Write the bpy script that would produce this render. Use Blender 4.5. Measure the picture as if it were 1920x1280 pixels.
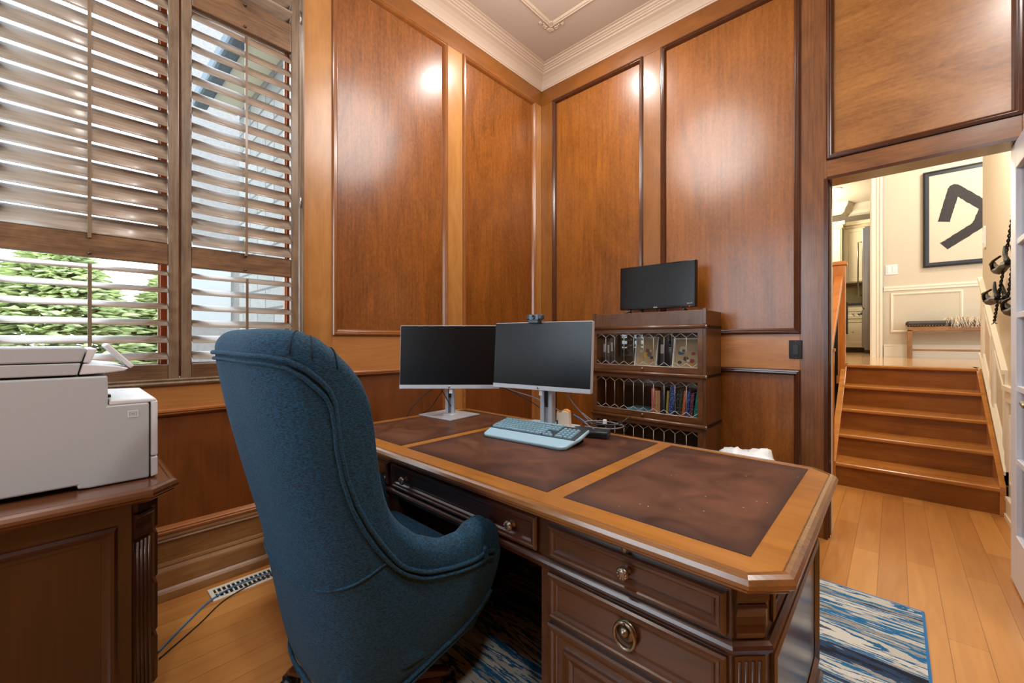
import bpy, bmesh, math, random
from mathutils import Vector, Matrix
random.seed(7)
for o in list(bpy.data.objects): bpy.data.objects.remove(o)
S = bpy.context.scene
C = S.collection
R = math.radians

# ------------------------------------------------------------ camera
cam = bpy.data.objects.new('camera', bpy.data.cameras.new('camera')); C.objects.link(cam)
cam.location = (2.478, -3.099, 1.2); cam.rotation_euler = (R(90), 0, R(42.73))
cam.data.sensor_width = 36; cam.data.lens = 36 * 774 / 1920; cam.data.shift_y = -4 / 1920
cam.data.clip_start = .02
S.camera = cam
# ------------------------------------------------------------ world, exposure
w = bpy.data.worlds.new('world'); S.world = w; w.use_nodes = True
bg = w.node_tree.nodes['Background']; bg.inputs[0].default_value = (.80, .91, 1, 1); bg.inputs[1].default_value = 4.4
S.view_settings.view_transform = 'Standard'; S.view_settings.look = 'None'
S.view_settings.gamma = 1; S.view_settings.use_curve_mapping = False
S.view_settings.exposure = 0.22
S.cycles.use_denoising = True
S.cycles.max_bounces = 8; S.cycles.diffuse_bounces = 4; S.cycles.glossy_bounces = 4
S.cycles.transparent_max_bounces = 16; S.cycles.sample_clamp_indirect = 6
S.cycles.caustics_reflective = False; S.cycles.caustics_refractive = False

# ------------------------------------------------------------ lamps of the rooms and added fill
def area(name, loc, size, power, col=(1, .93, .84), rot=(0, 0, 0), spread=180, shape='DISK', sy=None):
    l = bpy.data.lights.new(name, 'AREA'); l.energy = power; l.color = col; l.shape = shape; l.size = size
    if sy: l.size_y = sy
    l.spread = R(spread)
    o = bpy.data.objects.new(name, l); o.location = loc; o.rotation_euler = rot; C.objects.link(o); return o
def point(name, loc, r, power, col=(1, .93, .84)):
    l = bpy.data.lights.new(name, 'POINT'); l.energy = power; l.color = col; l.shadow_soft_size = r
    o = bpy.data.objects.new(name, l); o.location = loc; C.objects.link(o); return o
area('pot_lamp_corner', (.70, -.70, 3.685), .13, 15, (1, .965, .92))
area('fill_lamp_left', (.70, -3.3, 3.685), .3, 9, (1, .965, .92))  # added ceiling fill, not a known fixture
area('fill_lamp_right', (3.3, -1.6, 3.685), .5, 46, (1, .965, .92))  # broad soft fill added at the ceiling
area('fill_lamp_back', (3.3, -3.6, 3.685), .3, 30, (1, .965, .92))  # fill added to reach into the bookcase
point('chandelier_lamp', (1.17, -1.32, 3.07), .42, 62, (1, .965, .92))
# area lamp added inside the unseen window behind the camera, as fill
area('back_window_fill', (.85, -4.90, 1.9), 1.4, 17, (.66, .86, 1), (R(90), 0, 0), 170, 'RECTANGLE', 1.9)
# hall and kitchen
point('hall_lamp', (3.7, 3.7, 3.9), .2, 88, (1, .93, .84))
point('landing_lamp', (2.45, .75, 2.75), .08, 60, (1, .91, .78))
point('kitchen_lamp', (1.2, 6.2, 3.3), .2, 75, (1, .91, .74))

# ------------------------------------------------------------ materials
MATS = {}
def newmat(name):
    m = bpy.data.materials.new(name); m.use_nodes = True
    b = m.node_tree.nodes['Principled BSDF']; return m, m.node_tree, b
def lin(c):
    return tuple(((x / 255 + .055) / 1.055) ** 2.4 if x > 10 else x / 255 / 12.92 for x in c) + (1,)
def plain(name, col, rough=.5, metal=0, coat=0, sheen=0, noise=0, nscale=30, bump=0, emit=None):
    m, t, b = newmat(name); c = lin(col)
    b.inputs['Base Color'].default_value = c; b.inputs['Roughness'].default_value = rough
    b.inputs['Metallic'].default_value = metal; b.inputs['Coat Weight'].default_value = coat
    b.inputs['Sheen Weight'].default_value = sheen
    if emit: b.inputs['Emission Color'].default_value = lin(col); b.inputs['Emission Strength'].default_value = emit
    if noise or bump:
        tc = t.nodes.new('ShaderNodeTexCoord'); n = t.nodes.new('ShaderNodeTexNoise')
        n.inputs['Scale'].default_value = nscale; n.inputs['Detail'].default_value = 5
        t.links.new(tc.outputs['Object'], n.inputs['Vector'])
        if noise:
            r = t.nodes.new('ShaderNodeValToRGB')
            r.color_ramp.elements[0].position = .3; r.color_ramp.elements[1].position = .7
            r.color_ramp.elements[0].color = tuple(x * (1 - noise) for x in c[:3]) + (1,)
            r.color_ramp.elements[1].color = tuple(min(1, x * (1 + noise)) for x in c[:3]) + (1,)
            t.links.new(n.outputs['Fac'], r.inputs['Fac']); t.links.new(r.outputs['Color'], b.inputs['Base Color'])
        if bump:
            bp = t.nodes.new('ShaderNodeBump'); bp.inputs['Strength'].default_value = bump; bp.inputs['Distance'].default_value = .004
            t.links.new(n.outputs['Fac'], bp.inputs['Height']); t.links.new(bp.outputs['Normal'], b.inputs['Normal'])
    return m
def wood(name, dark, light, axis='z', rough=.35, scale=1., coat=.3, figure=.5, streak=.5, bump=.05, mid=None, fleck=0.):
    """stretched noise along the grain axis; figure = cloudy veneer blotches, streak = fine pores"""
    m, t, b = newmat(name); N = t.nodes.new; L = t.links.new
    tc = N('ShaderNodeTexCoord'); mp = N('ShaderNodeMapping'); mp2 = N('ShaderNodeMapping')
    st = {'x': (.16, 1, 1), 'y': (1, .16, 1), 'z': (1, 1, .16)}[axis]
    mp.inputs['Scale'].default_value = tuple(v * 3.2 * scale if v == 1 else .32 * 3.2 * scale for v in st)
    mp2.inputs['Scale'].default_value = tuple((90 if v == 1 else 3.5) * scale for v in st)
    L(tc.outputs['Object'], mp.inputs['Vector']); L(tc.outputs['Object'], mp2.inputs['Vector'])
    n1 = N('ShaderNodeTexNoise'); n1.inputs['Scale'].default_value = 1.6; n1.inputs['Detail'].default_value = 6
    n1.inputs['Distortion'].default_value = 1.4; n1.inputs['Roughness'].default_value = .62
    n2 = N('ShaderNodeTexNoise'); n2.inputs['Scale'].default_value = 1.0; n2.inputs['Detail'].default_value = 3
    L(mp.outputs[0], n1.inputs['Vector']); L(mp2.outputs[0], n2.inputs['Vector'])
    a = N('ShaderNodeMath'); a.operation = 'MULTIPLY_ADD'; a.inputs[1].default_value = figure * 2.2; a.inputs[2].default_value = .5 - figure * 1.1
    L(n1.outputs['Fac'], a.inputs[0])
    c = N('ShaderNodeMath'); c.operation = 'MULTIPLY_ADD'; c.inputs[1].default_value = streak; L(n2.outputs['Fac'], c.inputs[0])
    s = N('ShaderNodeMath'); s.operation = 'SUBTRACT'; s.inputs[1].default_value = streak * .5; L(a.outputs[0], s.inputs[0])
    L(s.outputs[0], c.inputs[2])
    last = c
    if fleck:
        n3 = N('ShaderNodeTexNoise'); n3.inputs['Scale'].default_value = 75; n3.inputs['Detail'].default_value = 3; n3.inputs['Distortion'].default_value = .6
        mp3 = N('ShaderNodeMapping'); mp3.inputs['Scale'].default_value = tuple(1 if v == 1 else .5 for v in st); L(tc.outputs['Object'], mp3.inputs['Vector']); L(mp3.outputs[0], n3.inputs['Vector'])
        k1 = N('ShaderNodeMath'); k1.operation = 'MULTIPLY_ADD'; k1.inputs[1].default_value = fleck; L(n3.outputs['Fac'], k1.inputs[0])
        k2 = N('ShaderNodeMath'); k2.operation = 'SUBTRACT'; k2.inputs[1].default_value = fleck * .5; L(c.outputs[0], k2.inputs[0]); L(k2.outputs[0], k1.inputs[2]); last = k1
    r = N('ShaderNodeValToRGB'); r.color_ramp.elements[0].color = lin(dark); r.color_ramp.elements[1].color = lin(light)
    r.color_ramp.elements[0].position = .12; r.color_ramp.elements[1].position = .88
    if mid: e = r.color_ramp.elements.new(.5); e.color = lin(mid)
    L(last.outputs[0], r.inputs['Fac']); L(r.outputs['Color'], b.inputs['Base Color'])
    b.inputs['Roughness'].default_value = rough; b.inputs['Coat Weight'].default_value = coat; b.inputs['Coat Roughness'].default_value = .18
    bp = N('ShaderNodeBump'); bp.inputs['Strength'].default_value = bump; bp.inputs['Distance'].default_value = .003
    L(n2.outputs['Fac'], bp.inputs['Height']); L(bp.outputs['Normal'], b.inputs['Normal'])
    return m
def planks(name, c1, c2, width=.11, length=1.1, rough=.3):
    m, t, b = newmat(name); N = t.nodes.new; L = t.links.new
    tc = N('ShaderNodeTexCoord'); mp = N('ShaderNodeMapping'); mp.inputs['Rotation'].default_value = (0, 0, R(90))
    L(tc.outputs['Object'], mp.inputs['Vector'])
    br = N('ShaderNodeTexBrick'); br.inputs['Scale'].default_value = 1; br.inputs['Brick Width'].default_value = length
    br.inputs['Row Height'].default_value = width; br.inputs['Mortar Size'].default_value = .0011; br.inputs['Mortar Smooth'].default_value = .3
    br.inputs['Color1'].default_value = (0, 0, 0, 1); br.inputs['Color2'].default_value = (1, 1, 1, 1); br.inputs['Mortar'].default_value = (.5, .5, .5, 1)
    br.offset = .37
    L(mp.outputs[0], br.inputs['Vector'])
    m2 = N('ShaderNodeMapping'); m2.inputs['Scale'].default_value = (26, 2.2, 1); L(tc.outputs['Object'], m2.inputs['Vector'])
    n = N('ShaderNodeTexNoise'); n.inputs['Scale'].default_value = 1; n.inputs['Detail'].default_value = 6; n.inputs['Distortion'].default_value = .8
    L(m2.outputs[0], n.inputs['Vector'])
    mx = N('ShaderNodeMath'); mx.operation = 'MULTIPLY_ADD'; mx.inputs[1].default_value = .45; L(br.outputs['Color'], mx.inputs[0])
    q = N('ShaderNodeMath'); q.operation = 'MULTIPLY'; q.inputs[1].default_value = .6; L(n.outputs['Fac'], q.inputs[0]); L(q.outputs[0], mx.inputs[2])
    r = N('ShaderNodeValToRGB'); r.color_ramp.elements[0].color = lin(c1); r.color_ramp.elements[1].color = lin(c2)
    r.color_ramp.elements[0].position = .1; r.color_ramp.elements[1].position = .9
    L(mx.outputs[0], r.inputs['Fac'])
    dk = N('ShaderNodeMixRGB'); dk.blend_type = 'MULTIPLY'; dk.inputs['Color2'].default_value = (.42, .33, .25, 1)
    L(br.outputs['Fac'], dk.inputs['Fac']); L(r.outputs['Color'], dk.inputs['Color1']); L(dk.outputs['Color'], b.inputs['Base Color'])
    bp = N('ShaderNodeBump'); bp.inputs['Strength'].default_value = .25; bp.inputs['Distance'].default_value = .002; bp.invert = True
    L(br.outputs['Fac'], bp.inputs['Height']); L(bp.outputs['Normal'], b.inputs['Normal'])
    b.inputs['Roughness'].default_value = rough; b.inputs['Coat Weight'].default_value = .25; b.inputs['Coat Roughness'].default_value = .15
    return m
def glass(name, tint=(1, 1, 1, 1), refl=1.0, rough=.0):
    m, t, b = newmat(name); N = t.nodes.new; L = t.links.new; t.nodes.remove(b)
    o = t.nodes['Material Output']; tr = N('ShaderNodeBsdfTransparent'); tr.inputs[0].default_value = tint
    gl = N('ShaderNodeBsdfGlossy'); gl.inputs['Roughness'].default_value = rough
    lw_ = N('ShaderNodeLayerWeight'); pw = N('ShaderNodeMath'); pw.operation = 'POWER'; pw.inputs[1].default_value = 5; L(lw_.outputs['Facing'], pw.inputs[0]); fr = N('ShaderNodeMath'); fr.operation = 'MULTIPLY_ADD'; fr.inputs[1].default_value = .55; fr.inputs[2].default_value = .035; L(pw.outputs[0], fr.inputs[0]); k = N('ShaderNodeMath'); k.operation = 'MULTIPLY'; k.inputs[1].default_value = refl; k.use_clamp = True
    mx = N('ShaderNodeMixShader'); L(fr.outputs[0], k.inputs[0]); L(k.outputs[0], mx.inputs[0]); L(tr.outputs[0], mx.inputs[1]); L(gl.outputs[0], mx.inputs[2])
    L(mx.outputs[0], o.inputs[0]); return m

M = MATS
M['panelA'] = wood('left_wall_veneer', (78, 38, 6), (160, 94, 34), 'z', .32, .9, .28, .32, .5, fleck=.6)
M['panelB'] = wood('back_wall_veneer', (86, 44, 8), (164, 98, 34), 'z', .32, .7, .28, .36, .45, fleck=.5)
M['panelD'] = wood('over_door_veneer', (112, 66, 26), (174, 118, 58), 'x', .33, .9, .28, .5, .4, fleck=.45)
M['stileA'] = wood('maple_stile', (146, 94, 42), (192, 136, 72), 'z', .32, 1.2, .3, .45, .4)
M['railA'] = wood('maple_rail', (150, 92, 42), (198, 138, 76), 'y', .35, 1.2, .25, .45, .4)
M['stileB'] = wood('amber_stile', (108, 62, 22), (154, 98, 44), 'z', .32, 1.2, .35, .4, .5)
M['railB'] = wood('amber_rail', (150, 90, 40), (196, 136, 72), 'x', .35, 1.4, .25, .6, .5)
M['railtopA'] = wood('top_rail_left', (106, 58, 18), (148, 90, 34), 'y', .35, 1.2, .3, .45, .4)
M['railtopB'] = wood('top_rail_back', (98, 54, 16), (144, 86, 32), 'x', .35, 1.2, .3, .45, .4)
M['pilaster'] = wood('walnut_pilaster', (76, 42, 20), (140, 88, 46), 'z', .30, 1.4, .4, .35, .8)
M['header'] = wood('walnut_header', (76, 44, 22), (150, 96, 50), 'x', .3, 1.4, .35, .45, .7)
M['moldA'] = wood('molding_maple', (110, 60, 24), (156, 96, 46), 'z', .25, 1.5, .5, .3, .3)
M['moldAh'] = wood('molding_maple_rail', (120, 66, 26), (172, 106, 52), 'y', .25, 1.5, .5, .3, .3)
M['moldB'] = wood('molding_dark', (48, 24, 12), (90, 48, 24), 'z', .22, 1.5, .55, .3, .3)
M['wainA'] = wood('wainscot_veneer', (84, 42, 14), (136, 76, 32), 'z', .34, .9, .25, .35, .5)
M['shutter'] = wood('shutter_stain', (116, 98, 82), (190, 170, 150), 'y', .36, 1.6, .3, .5, .7)
M['shutterz'] = wood('shutter_stile_stain', (84, 64, 46), (148, 124, 98), 'z', .36, 1.6, .3, .5, .7)
M['shutterrail'] = wood('shutter_rail_stain', (66, 44, 28), (146, 108, 74), 'y', .36, 1.6, .3, .6, .7)
M['sash'] = plain('red_sash_paint', (200, 96, 48), .4, noise=.15)
M['base'] = wood('base_walnut', (112, 74, 40), (168, 122, 74), 'y', .35, 1.3, .25, .5, .6)
M['desktop'] = wood('desk_top_border', (134, 80, 28), (186, 124, 52), 'x', .28, 1.4, .45, .5, .35)
M['deskedge'] = wood('desk_edge', (92, 56, 26), (150, 100, 50), 'x', .22, 1.6, .6, .5, .5)
M['desk'] = wood('desk_mahogany', (38, 19, 11), (80, 43, 24), 'x', .28, 1.2, .45, .45, .45)
M['deskdrawer'] = wood('desk_drawer_mahogany', (42, 21, 11), (90, 50, 27), 'x', .28, 1.2, .5, .5, .45)
M['cred'] = wood('credenza_mahogany', (40, 20, 12), (76, 40, 22), 'z', .3, 1.2, .4, .4, .45)
M['credtop'] = wood('credenza_top', (80, 46, 28), (124, 78, 48), 'y', .2, 1.2, .6, .4, .45)
M['case'] = wood('bookcase_oak', (60, 36, 20), (112, 72, 40), 'z', .35, 2.0, .3, .5, .6)
M['caseh'] = wood('bookcase_oak_rail', (68, 40, 22), (124, 80, 46), 'x', .3, 2.0, .35, .5, .6)
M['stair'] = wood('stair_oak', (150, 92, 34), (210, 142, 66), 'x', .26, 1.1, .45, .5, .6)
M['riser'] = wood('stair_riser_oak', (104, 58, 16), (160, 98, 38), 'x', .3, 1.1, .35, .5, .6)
M['newel'] = wood('newel_oak', (150, 84, 30), (206, 128, 54), 'z', .3, 1.3, .4, .5, .4)
M['floor'] = planks('maple_planks', (164, 102, 44), (210, 150, 80))
M['floorup'] = planks('upper_planks', (190, 146, 96), (216, 176, 126), rough=.12)
M['ceiling'] = plain('ceiling_taupe', (184, 166, 150), .8, noise=.03, nscale=180, bump=.05)
M['crown'] = plain('crown_cream', (194, 172, 150), .6)
M['hallwall'] = plain('hall_beige', (206, 192, 168), .8, noise=.03, nscale=60)
M['trimwhite'] = plain('trim_cream', (232, 222, 200), .45)
M['doorwhite'] = plain('door_white_paint', (222, 226, 236), .35)
M['chrome'] = plain('satin_nickel', (190, 190, 190), .25, 1)
M['pewter'] = plain('antique_pewter', (150, 138, 122), .35, 1, noise=.3, nscale=200)
M['black'] = plain('black_plastic', (18, 18, 20), .4)
M['blackgloss'] = plain('black_gloss', (8, 8, 9), .08)
M['screen'] = plain('matte_screen', (7, 8, 10), .3, noise=.3, nscale=9); M['screen'].node_tree.nodes['Principled BSDF'].inputs['Specular IOR Level'].default_value = .35
M['silver'] = plain('silver_plastic', (190, 196, 204), .35, .25)
M['iron'] = plain('iron_black', (22, 19, 17), .45, .4)
M['glass'] = glass('window_glass')
M['caseglass'] = glass('bookcase_glass', (.98, 1, .99, 1), 1.6)
M['lead'] = plain('lead_came', (196, 188, 176), .4, .5)
M['printer'] = plain('printer_grey', (186, 190, 192), .55, noise=.02, nscale=300)
M['printerlight'] = plain('printer_white', (226, 230, 234), .4)
M['white'] = plain('white_plastic', (225, 225, 222), .5)
M['bagwhite'] = plain('bag_white', (228, 234, 236), .35, bump=.6, nscale=40)
M['dark'] = plain('void_shade', (10, 8, 7), .8)  # near-black colour in place of unlit depth
M['grill'] = plain('vent_enamel', (222, 220, 206), .4)
M['blue'] = plain('blue_cable', (40, 120, 180), .45)
M['stone'] = None

def mat_leather():
    m, t, b = newmat('tooled_leather'); N = t.nodes.new; L = t.links.new
    tc = N('ShaderNodeTexCoord'); n = N('ShaderNodeTexNoise'); n.inputs['Scale'].default_value = 7; n.inputs['Detail'].default_value = 7; n.inputs['Distortion'].default_value = 1
    n2 = N('ShaderNodeTexNoise'); n2.inputs['Scale'].default_value = 160; n2.inputs['Detail'].default_value = 2
    L(tc.outputs['Object'], n.inputs['Vector']); L(tc.outputs['Object'], n2.inputs['Vector'])
    r = N('ShaderNodeValToRGB'); r.color_ramp.elements[0].position = .3; r.color_ramp.elements[1].position = .75
    r.color_ramp.elements[0].color = lin((58, 32, 22)); r.color_ramp.elements[1].color = lin((104, 64, 44))
    L(n.outputs['Fac'], r.inputs['Fac'])
    # scratches and pale dust specks
    v = N('ShaderNodeTexVoronoi'); v.inputs['Scale'].default_value = 30; L(tc.outputs['Object'], v.inputs['Vector'])
    lt = N('ShaderNodeMath'); lt.operation = 'LESS_THAN'; lt.inputs[1].default_value = .06; L(v.outputs['Distance'], lt.inputs[0])
    mx = N('ShaderNodeMixRGB'); mx.inputs['Color2'].default_value = lin((196, 186, 176)); L(r.outputs[0], mx.inputs['Color1'])
    k = N('ShaderNodeMath'); k.operation = 'MULTIPLY'; L(lt.outputs[0], k.inputs[0])
    n3 = N('ShaderNodeTexNoise'); n3.inputs['Scale'].default_value = 5; L(tc.outputs['Object'], n3.inputs['Vector'])
    g = N('ShaderNodeMath'); g.operation = 'GREATER_THAN'; g.inputs[1].default_value = .50; L(n3.outputs['Fac'], g.inputs[0]); L(g.outputs[0], k.inputs[1])
    L(k.outputs[0], mx.inputs['Fac'])
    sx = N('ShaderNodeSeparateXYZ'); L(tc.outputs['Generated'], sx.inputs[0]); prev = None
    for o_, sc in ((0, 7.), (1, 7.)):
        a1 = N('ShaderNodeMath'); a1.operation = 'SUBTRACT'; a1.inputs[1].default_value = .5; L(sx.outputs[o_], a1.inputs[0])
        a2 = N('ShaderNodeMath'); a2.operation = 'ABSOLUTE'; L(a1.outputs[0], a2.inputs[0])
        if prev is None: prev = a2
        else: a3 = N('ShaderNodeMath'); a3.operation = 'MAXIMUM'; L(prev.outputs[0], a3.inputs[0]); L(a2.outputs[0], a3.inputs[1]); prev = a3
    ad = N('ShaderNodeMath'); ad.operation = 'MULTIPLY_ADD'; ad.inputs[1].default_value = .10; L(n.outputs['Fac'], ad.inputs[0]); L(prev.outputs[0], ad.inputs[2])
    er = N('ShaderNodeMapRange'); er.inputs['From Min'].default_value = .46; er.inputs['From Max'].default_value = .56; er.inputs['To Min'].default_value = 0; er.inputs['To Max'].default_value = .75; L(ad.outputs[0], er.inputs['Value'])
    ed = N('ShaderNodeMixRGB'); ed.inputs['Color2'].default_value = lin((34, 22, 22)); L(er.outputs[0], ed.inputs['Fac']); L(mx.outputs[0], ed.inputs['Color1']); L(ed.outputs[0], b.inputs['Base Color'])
    rr = N('ShaderNodeMapRange'); rr.inputs['To Min'].default_value = .30; rr.inputs['To Max'].default_value = .5; L(n.outputs['Fac'], rr.inputs['Value'])
    L(rr.outputs[0], b.inputs['Roughness'])
    bp = N('ShaderNodeBump'); bp.inputs['Strength'].default_value = .12; bp.inputs['Distance'].default_value = .002
    L(n2.outputs['Fac'], bp.inputs['Height']); L(bp.outputs['Normal'], b.inputs['Normal'])
    return m
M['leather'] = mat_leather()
def mat_fabric():
    m, t, b = newmat('teal_woven_fabric'); N = t.nodes.new; L = t.links.new
    tc = N('ShaderNodeTexCoord'); mp = N('ShaderNodeMapping'); mp.inputs['Scale'].default_value = (150, 150, 420)
    L(tc.outputs['Object'], mp.inputs['Vector'])
    n = N('ShaderNodeTexNoise'); n.inputs['Scale'].default_value = 1; n.inputs['Detail'].default_value = 3; L(mp.outputs[0], n.inputs['Vector'])
    n2 = N('ShaderNodeTexNoise'); n2.inputs['Scale'].default_value = 5; n2.inputs['Detail'].default_value = 4; L(tc.outputs['Object'], n2.inputs['Vector'])
    r = N('ShaderNodeValToRGB'); r.color_ramp.elements[0].position = .32; r.color_ramp.elements[1].position = .68
    r.color_ramp.elements[0].color = lin((0, 12, 19)); r.color_ramp.elements[1].color = lin((0, 72, 104))
    L(n.outputs['Fac'], r.inputs['Fac'])
    hs = N('ShaderNodeHueSaturation'); L(r.outputs[0], hs.inputs['Color'])
    rr = N('ShaderNodeMapRange'); rr.inputs['To Min'].default_value = .8; rr.inputs['To Max'].default_value = 1.2; L(n2.outputs['Fac'], rr.inputs['Value']); L(rr.outputs[0], hs.inputs['Value'])
    L(hs.outputs[0], b.inputs['Base Color'])
    b.inputs['Roughness'].default_value = .85; b.inputs['Sheen Weight'].default_value = .05; b.inputs['Sheen Roughness'].default_value = .5
    b.inputs['Sheen Tint'].default_value = (.5, .8, 1, 1)
    bp = N('ShaderNodeBump'); bp.inputs['Strength'].default_value = .5; bp.inputs['Distance'].default_value = .0018
    L(n.outputs['Fac'], bp.inputs['Height']); L(bp.outputs['Normal'], b.inputs['Normal'])
    return m
M['fabric'] = mat_fabric()
def mat_rug():
    m, t, b = newmat('striped_rug_pile'); N = t.nodes.new; L = t.links.new
    tc = N('ShaderNodeTexCoord'); mp = N('ShaderNodeMapping'); mp.inputs['Scale'].default_value = (.9, 7.5, 1); mp.inputs['Location'].default_value = (0, 2.3, 0); L(tc.outputs['Object'], mp.inputs['Vector'])  # offset puts a pale stripe where daylight brightens the rug by the chair
    n = N('ShaderNodeTexNoise'); n.inputs['Scale'].default_value = 1.25; n.inputs['Detail'].default_value = 7; n.inputs['Roughness'].default_value = .6; n.inputs['Distortion'].default_value = .4
    L(mp.outputs[0], n.inputs['Vector'])
    r = N('ShaderNodeValToRGB'); cr = r.color_ramp; cr.interpolation = 'CONSTANT'
    cols = [(0, (20, 24, 38)), (.36, (34, 60, 92)), (.41, (150, 150, 142)), (.455, (24, 104, 152)), (.50, (190, 188, 176)), (.555, (30, 96, 140)), (.585, (206, 204, 192)), (.64, (70, 82, 96)), (.68, (180, 176, 164))]
    cr.elements[0].position = 0; cr.elements[0].color = lin(cols[0][1]); cr.elements[1].position = cols[1][0]; cr.elements[1].color = lin(cols[1][1])
    for p, c in cols[2:]: e = cr.elements.new(p); e.color = lin(c)
    L(n.outputs['Fac'], r.inputs['Fac']); L(r.outputs[0], b.inputs['Base Color']); b.inputs['Roughness'].default_value = .95
    f = N('ShaderNodeTexNoise'); f.inputs['Scale'].default_value = 260; L(tc.outputs['Object'], f.inputs['Vector'])
    bp = N('ShaderNodeBump'); bp.inputs['Strength'].default_value = .8; bp.inputs['Distance'].default_value = .004
    L(f.outputs['Fac'], bp.inputs['Height']); L(bp.outputs['Normal'], b.inputs['Normal'])
    return m
M['rug'] = mat_rug()
def mat_stone(name, c1, c2, mortar, vec, bw=.5, rh=.2):
    m, t, b = newmat(name); N = t.nodes.new; L = t.links.new
    tc = N('ShaderNodeTexCoord'); mp = N('ShaderNodeMapping'); mp.inputs['Rotation'].default_value = vec; L(tc.outputs['Object'], mp.inputs['Vector'])
    br = N('ShaderNodeTexBrick'); br.inputs['Scale'].default_value = 1; br.inputs['Brick Width'].default_value = bw; br.inputs['Row Height'].default_value = rh
    br.inputs['Mortar Size'].default_value = .012; br.inputs['Color1'].default_value = lin(c1); br.inputs['Color2'].default_value = lin(c2); br.inputs['Mortar'].default_value = lin(mortar)
    L(mp.outputs[0], br.inputs['Vector']); n = N('ShaderNodeTexNoise'); n.inputs['Scale'].default_value = 22; n.inputs['Detail'].default_value = 6; L(tc.outputs['Object'], n.inputs['Vector'])
    mx = N('ShaderNodeMixRGB'); mx.blend_type = 'MULTIPLY'; mx.inputs['Fac'].default_value = .5; L(br.outputs[0], mx.inputs['Color1']); L(n.outputs['Color'], mx.inputs['Color2'])
    hs = N('ShaderNodeHueSaturation'); hs.inputs['Saturation'].default_value = .35; hs.inputs['Value'].default_value = 1.25; L(mx.outputs[0], hs.inputs['Color'])
    L(hs.outputs[0], b.inputs['Base Color']); b.inputs['Roughness'].default_value = .9
    return m
M['stoneY'] = mat_stone('limestone_wing_shaded', (134, 134, 124), (156, 154, 142), (104, 104, 98), (R(90), 0, 0))  # shade on the wing is put into its darker stone colour
M['stoneX'] = mat_stone('limestone_neighbour_sunlit', (236, 232, 228), (250, 246, 242), (150, 142, 138), (R(90), 0, R(90)), .45, .19)  # sunlight on this wall is put into its near-white stone colour
M['leaf'] = plain('conifer_green', (182, 194, 140), .8, noise=.45, nscale=7)
M['shingle'] = plain('roof_shingle', (98, 110, 122), .8, noise=.2, nscale=30)
M['grass'] = plain('lawn', (118, 120, 108), .9, noise=.3, nscale=5)

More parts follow.
